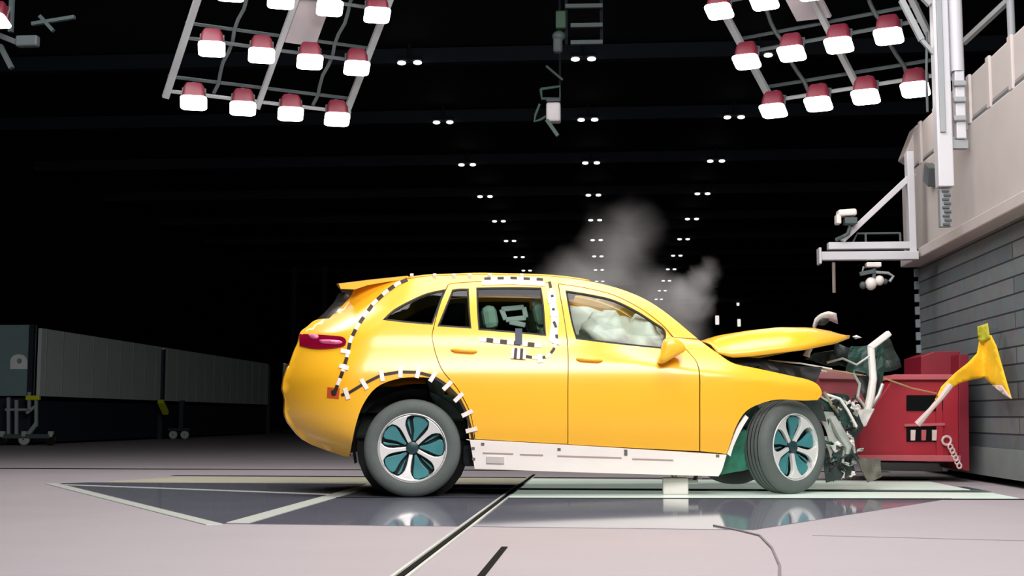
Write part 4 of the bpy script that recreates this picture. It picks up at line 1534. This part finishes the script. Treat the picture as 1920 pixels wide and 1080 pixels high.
# engine bay bulk
rows = []
c = U(1450, 720, .2)
for nm, ctr, sz, mm, sd in (('motor_housing', (2.62, .0, .60), (.55, 1.0, .5), METALD, 2), ('engine_bay_unit', (2.40, .0, .92), (.5, 1.1, .16), BLACK, 5), ('engine_bay_unit', (2.88, .15, .66), (.34, 1.15, .58), METALD, 9)):
    m = MB().sphere(ctr, sz[0] * .62, sz[1] * .58, sz[2] * .62, 22, 14, lambda d, sd=sd: (1 + .28 * noise.noise(d * 2.3 + Vector((sd, 0, 0))) + .12 * noise.noise(d * 6 + Vector((sd, 0, 0)))) / max(abs(d.x), abs(d.y), abs(d.z)) ** .55)
    m.build(nm, mm, car, True, smooth=False)
crumple('inner_wing', [(1348, 663, -.62), (1400, 690, -.62), (1530, 716, -.55), (1540, 690, -.5)], 10, .03, 1, BLACK)
for k, (a, q) in enumerate([((1370, 682), (1420, 676)), ((1400, 686), (1480, 694)), ((1440, 676), (1560, 692)), ((1380, 676), (1450, 690)), ((1480, 690), (1550, 697))]):
    pa, pb = U(*a, .58 - .03 * k), U(*q, .55 - .03 * k)
    MB().tube([pa, (pa + pb) / 2 + Vector((0, 0, .012)), pb], .007, 6).build('broken_hose', METALG if k % 2 else WHITEP, car, True)
crumple('strut_tower', [(1395, 800, -.66), (1380, 770, -.72), (1440, 750, -.7), (1450, 775, -.62)], 7, .03, 21, METALG)
crumple('arch_liner_scrap', [(1372, 820, -.72), (1385, 785, -.76), (1420, 760, -.72), (1428, 775, -.70)], 7, .03, 11, GREEND, label='torn dark green arch liner')
crumple('arch_liner_scrap', [(1375, 800, -.66), (1400, 758, -.66), (1470, 748, -.6), (1560, 770, -.5)], 8, .03, 15, BLACK)
crumple('arch_liner_scrap', [(1420, 760, -.62), (1470, 748, -.66), (1540, 752, -.66), (1550, 790, -.6)], 8, .025, 16, METALD)
crumple('nose_panel_scrap', [(1540, 745, -.5), (1585, 738, -.45), (1600, 800, -.4), (1556, 820, -.5)], 9, .045, 31, GREEND)
crumple('nose_panel_scrap', [(1530, 770, -.52), (1560, 775, -.5), (1585, 835, -.5), (1565, 850, -.52)], 9, .035, 33, METALG)
crumple('nose_panel_scrap', [(1555, 735, -.44), (1592, 742, -.4), (1616, 800, -.32), (1600, 830, -.4)], 9, .04, 35, METALD)
crumple('nose_panel_scrap', [(1545, 820, -.5), (1590, 815, -.46), (1596, 850, -.44), (1560, 868, -.5)], 9, .045, 37, METALG)
crumple('nose_panel_scrap', [(1545, 855, -.48), (1600, 845, -.42), (1606, 892, -.4), (1548, 905, -.48)], 9, .045, 39, METALD)
crumple('nose_panel_scrap', [(1575, 770, -.3), (1640, 765, -.2), (1622, 800, -.2), (1590, 815, -.3)], 8, .03, 41, WHITEP, label='pale torn nose panel')
crumple('nose_panel_scrap', [(1590, 690, .1), (1600, 650, .2), (1660, 640, .3), (1650, 730, .2)], 9, .06, 43, GREEND)
crumple('nose_panel_scrap', [(1560, 668, .2), (1560, 640, .2), (1640, 655, .3), (1650, 690, .3)], 9, .07, 45, METALD)
crumple('nose_panel_scrap', [(1600, 700, .1), (1604, 730, .1), (1640, 770, 0), (1650, 700, .2)], 9, .05, 47, BLACK)
crumple('nose_panel_scrap', [(1505, 672, .2), (1530, 660, .2), (1600, 655, .3), (1610, 695, .3)], 9, .06, 49, METALD)
crumple('nose_panel_scrap', [(1650, 640, .5), (1672, 632, .5), (1690, 690, .6), (1655, 700, .5)], 8, .05, 50, METALD)
crumple('bumper_scrap', [(1600, 860, -.3), (1650, 858, -.2), (1652, 895, -.2), (1625, 905, -.3)], 8, .04, 51, mat('scrap_brown', (110, 108, 96), .6, 0, .4, .4, 10))
MB().tube([U(1622, 785, .1), U(1632, 745, .1), U(1637, 710, .08), U(1634, 670, .05), U(1633, 650, .05)], [.03, .034, .032, .03, .03], 10).build('bumper_bar', WHITEP, car, True, smooth=True)
MB().beam(U(1630, 653, .05), U(1668, 624, .05), .05, .06, (0, 1, 0)).build('bumper_bar_end', WHITEP, car, True, bevel=.012)
MB().tube([U(1625, 775, .08), U(1648, 740, .06), U(1655, 720, .05)], .016, 8).build('bumper_strut', METALG, car, True, smooth=True)
MB().tube([U(1560, 782, .52), U(1575, 810, .54), U(1590, 836, .52), U(1588, 850, .5)], [.03, .04, .035, .02], 8).build('crash_rail', METALG, car, True, smooth=True)
for pts_, r_, mm in (([(1550, 740), (1575, 748), (1590, 770), (1606, 800)], .012, WHITEP), ([(1556, 800), (1574, 792), (1580, 812), (1598, 822), (1602, 850)], .014, METALG),
                    ([(1548, 770), (1566, 786), (1562, 812), (1582, 842), (1580, 868)], .011, METALG), ([(1560, 850), (1580, 858), (1596, 846), (1608, 862)], .016, METALD),
                    ([(1536, 742), (1552, 752), (1568, 746), (1590, 756)], .01, METALG), ([(1600, 700), (1612, 720), (1608, 745), (1622, 762)], .012, METALG), ([(1550, 680), (1580, 672), (1606, 684), (1630, 668)], .01, METALG)):
    MB().tube([U(x_, y_, .5 if y_ > 735 else .1) for x_, y_ in pts_], r_, 8).build('twisted_pipe', mm, car, True, smooth=True)
MB().tube([U(1545, 735, .5), U(1560, 760, .5), U(1572, 775, .48)], [.014, .016, .012], 8).build('bracket_arm', mat('bracket_tan', (140, 140, 110), .5), car, True)
for k in range(40):
    px, py = random.uniform(1545, 1612), random.uniform(745, 895)
    c = U(px, py, random.uniform(.40, .56))
    rot = Matrix.Rotation(random.uniform(0, 3), 3, 'X') @ Matrix.Rotation(random.uniform(0, 3), 3, 'Y')
    sx_, sy_, sd = random.uniform(.03, .09), random.uniform(.02, .06), random.uniform(0, 50)
    rows = []
    for i in range(5):
        row = []
        for j in range(5):
            q = Vector(((i / 4 - .5) * sx_ * (1 + .5 * noise.noise(Vector((j * .7, sd, 0)))), (j / 4 - .5) * sy_ * (1 + .8 * noise.noise(Vector((i * .7, 0, sd)))), .03 * noise.noise(Vector((i * .6, j * .6, sd)))))
            row.append(c + rot @ q)
        rows.append(row)
    MB().grid(rows).build('broken_fragment', random.choice([METALG, METALG, METALD, GREEND, WHITEP, WHITEP, BLACK]), car, True, solid=.006, off=0)

# loose flying pieces, wires, clamp -----------------------------------------
p = P(1545, 597, 11.5)
r = thing('headlamp_piece', 'curved silver headlamp fragment thrown up above the bonnet tip', 'debris', p)
rows = []
for i in range(9):
    t = i / 8
    px, py = [q for q, _ in along([(1524, 612), (1528, 598), (1538, 589), (1553, 584), (1568, 588)], 8)][i]
    wv = .03 + .05 * t
    rows.append([P(px, py, 11.5 - wv), P(px + 2, py + 5 + 7 * t, 11.5 - wv * .3), P(px + 3, py + 9 + 10 * t, 11.5 + wv)])
MB().grid(rows).build('shell', mat('shell_silver', (216, 214, 214), .3, .3), r, smooth=True, solid=.01, off=0)
MB().sphere(P(1541, 600, 11.52), .06, .05, .05, 12, 8, blob(2, .3, 3)).build('lamp_detail', METALD, r, smooth=True)
p = P(1606, 632, 10.6)
r = thing('shard', 'small pale shard flying just past the bonnet tip', 'debris', p)
MB().add([P(1598, 631, 10.6), P(1606, 628, 10.55), P(1616, 633, 10.6), P(1604, 636, 10.65), P(1606, 632, 10.5)], [(0, 1, 4), (1, 2, 4), (2, 3, 4), (3, 0, 4), (3, 2, 1, 0)]).build('body', WHITEP, r)
MB().tube([P(1480, 690, 10.4), P(1560, 694, 10.6), P(1610, 703, 10.9), P(1660, 710, 11.2), P(1710, 728, 11.6), P(1756, 738, 11.9)], .007, 6).build('trailing_wire', mat('wire_tan', (206, 170, 120), .5), car, smooth=True)
# white clamp box beside the sill
cb = G(1268, 929)
r = thing('floor_clamp_box', 'white box with grey hook clamp standing on the glass floor below the sill', 'clamp box', (cb.x, cb.y, .005))
Yb = cb.y
x0, x1 = P(1243, 920, Yb).x, P(1291, 920, Yb).x
zt_ = P(1268, 896, Yb).z
MB().box(((x0 + x1) / 2, Yb + .06, (zt_ + .005) / 2), (x1 - x0, .12, zt_ - .005)).build('box_body', WHITEP, r, bevel=.012)
MB().tube([P(1259, 889, Yb + .03), P(1272, 883, Yb + .03), P(1290, 881, Yb + .03)], .014, 8).build('hook', METALD, r, smooth=True)
MB().tube([P(1276, 866, Yb + .03), P(1300, 866, Yb + .03), P(1313, 874, Yb + .03), P(1313, 898, Yb + .03)], .011, 8).build('handle', mat('clamp_grey', (170, 166, 150), .5), r, smooth=True)
MB().box(P(1293, 876, Yb + .04), (.13, .05, .06), Matrix.Rotation(R(-6), 3, 'Y')).build('jaw', mat('clamp_pale', (216, 216, 200), .5), r, bevel=.008)
MB().beam(P(1262, 887, Yb + .03), P(1266, 898, Yb + .04), .03, .03).build('stem', mat('clamp_grey', (170, 166, 150)), r)
MB().box(P(1296, 903, Yb + .05), (.1, .08, .03)).build('foot_plate', METALG, r, bevel=.005)
MB().beam(P(1308, 886, Yb + .05), P(1300, 906, Yb + .06), .025, .025).build('link', METALD, r)
cp = [G(1338, 987), G(1385, 996), G(1425, 1006), G(1448, 1030), G(1462, 1062), G(1462, 1085)]
r = thing('floor_cable', 'thin grey cable lying in a curve on the floor front right', 'cable', (cp[2].x, cp[2].y, 0))
MB().tube([Vector((q.x, q.y, .006)) for q in cp], .005, 6).build('sheath', mat('cable_grey', (120, 114, 116), .6), r, smooth=True)

# smoke ---------------------------------------------------------------------
sm = bpy.data.materials.new('grey_smoke')
sm.use_nodes = True
nt = sm.node_tree
nt.nodes.clear()
out = nt.nodes.new('ShaderNodeOutputMaterial')
pv = nt.nodes.new('ShaderNodeVolumePrincipled')
pv.inputs['Color'].default_value = (.86, .86, .86, 1)
pv.inputs['Anisotropy'].default_value = 0.1
nt.links.new(pv.outputs[0], out.inputs['Volume'])
tc = nt.nodes.new('ShaderNodeTexCoord')
nz = nt.nodes.new('ShaderNodeTexNoise')
nz.inputs['Scale'].default_value = 2.6
nz.inputs['Detail'].default_value = 6
nz.inputs['Distortion'].default_value = .6
nt.links.new(tc.outputs['Object'], nz.inputs['Vector'])
warp = nt.nodes.new('ShaderNodeVectorMath')
warp.operation = 'MULTIPLY_ADD'
warp.inputs[1].default_value = (.35, .35, .35)
nt.links.new(nz.outputs['Color'], warp.inputs[0])
nt.links.new(tc.outputs['Object'], warp.inputs[2])
YS = 12.45
SC = P(1170, 560, YS)
acc = None
for px, py, rx, rz_, ry, dens in [(1070, 520, 75, 70, .35, .55), (1150, 490, 85, 110, .35, .6), (1190, 430, 70, 80, .3, .25), (1110, 540, 110, 60, .35, .7), (1225, 560, 75, 80, .35, .9), (1290, 560, 55, 50, .3, 1.9), (1325, 520, 30, 40, .25, 1.3), (1270, 620, 75, 60, .3, 1.3)]:
    c = P(px, py, YS) - SC
    k = YS / F
    sub = nt.nodes.new('ShaderNodeVectorMath')
    sub.operation = 'SUBTRACT'
    nt.links.new(warp.outputs[0], sub.inputs[0])
    sub.inputs[1].default_value = (c.x + .175, c.y + .175, c.z + .175)
    dv = nt.nodes.new('ShaderNodeVectorMath')
    dv.operation = 'DIVIDE'
    nt.links.new(sub.outputs[0], dv.inputs[0])
    dv.inputs[1].default_value = (rx * k, ry, rz_ * k)
    ln = nt.nodes.new('ShaderNodeVectorMath')
    ln.operation = 'LENGTH'
    nt.links.new(dv.outputs[0], ln.inputs[0])
    mr_ = nt.nodes.new('ShaderNodeMapRange')
    mr_.interpolation_type = 'SMOOTHSTEP'
    mr_.inputs[1].default_value = 1.0
    mr_.inputs[2].default_value = 0.1
    mr_.inputs[3].default_value = 0.0
    mr_.inputs[4].default_value = dens
    nt.links.new(ln.outputs['Value'], mr_.inputs[0])
    if acc is None:
        acc = mr_.outputs[0]
    else:
        ad = nt.nodes.new('ShaderNodeMath')
        ad.operation = 'ADD'
        nt.links.new(acc, ad.inputs[0])
        nt.links.new(mr_.outputs[0], ad.inputs[1])
        acc = ad.outputs[0]
SMOKE = 1.7
ml = nt.nodes.new('ShaderNodeMath')
ml.operation = 'MULTIPLY'
ml.inputs[1].default_value = SMOKE
nt.links.new(acc, ml.inputs[0])
nt.links.new(ml.outputs[0], pv.inputs['Density'])
pa, pb = P(960, 690, YS), P(1400, 350, YS)
smo = thing('smoke', 'grey smoke drifting up behind the windscreen and bonnet', 'smoke', SC)
bpy.data.objects.remove(smo)
ctr = (pa + pb) / 2
dx, dz = pb.x - pa.x, pb.z - pa.z
smo = MB().box(ctr - SC, (dx, .84, dz)).build('smoke', sm)
smo.location = SC
tag(smo, 'grey smoke drifting up behind the windscreen and bonnet', 'smoke', None, 'stuff')
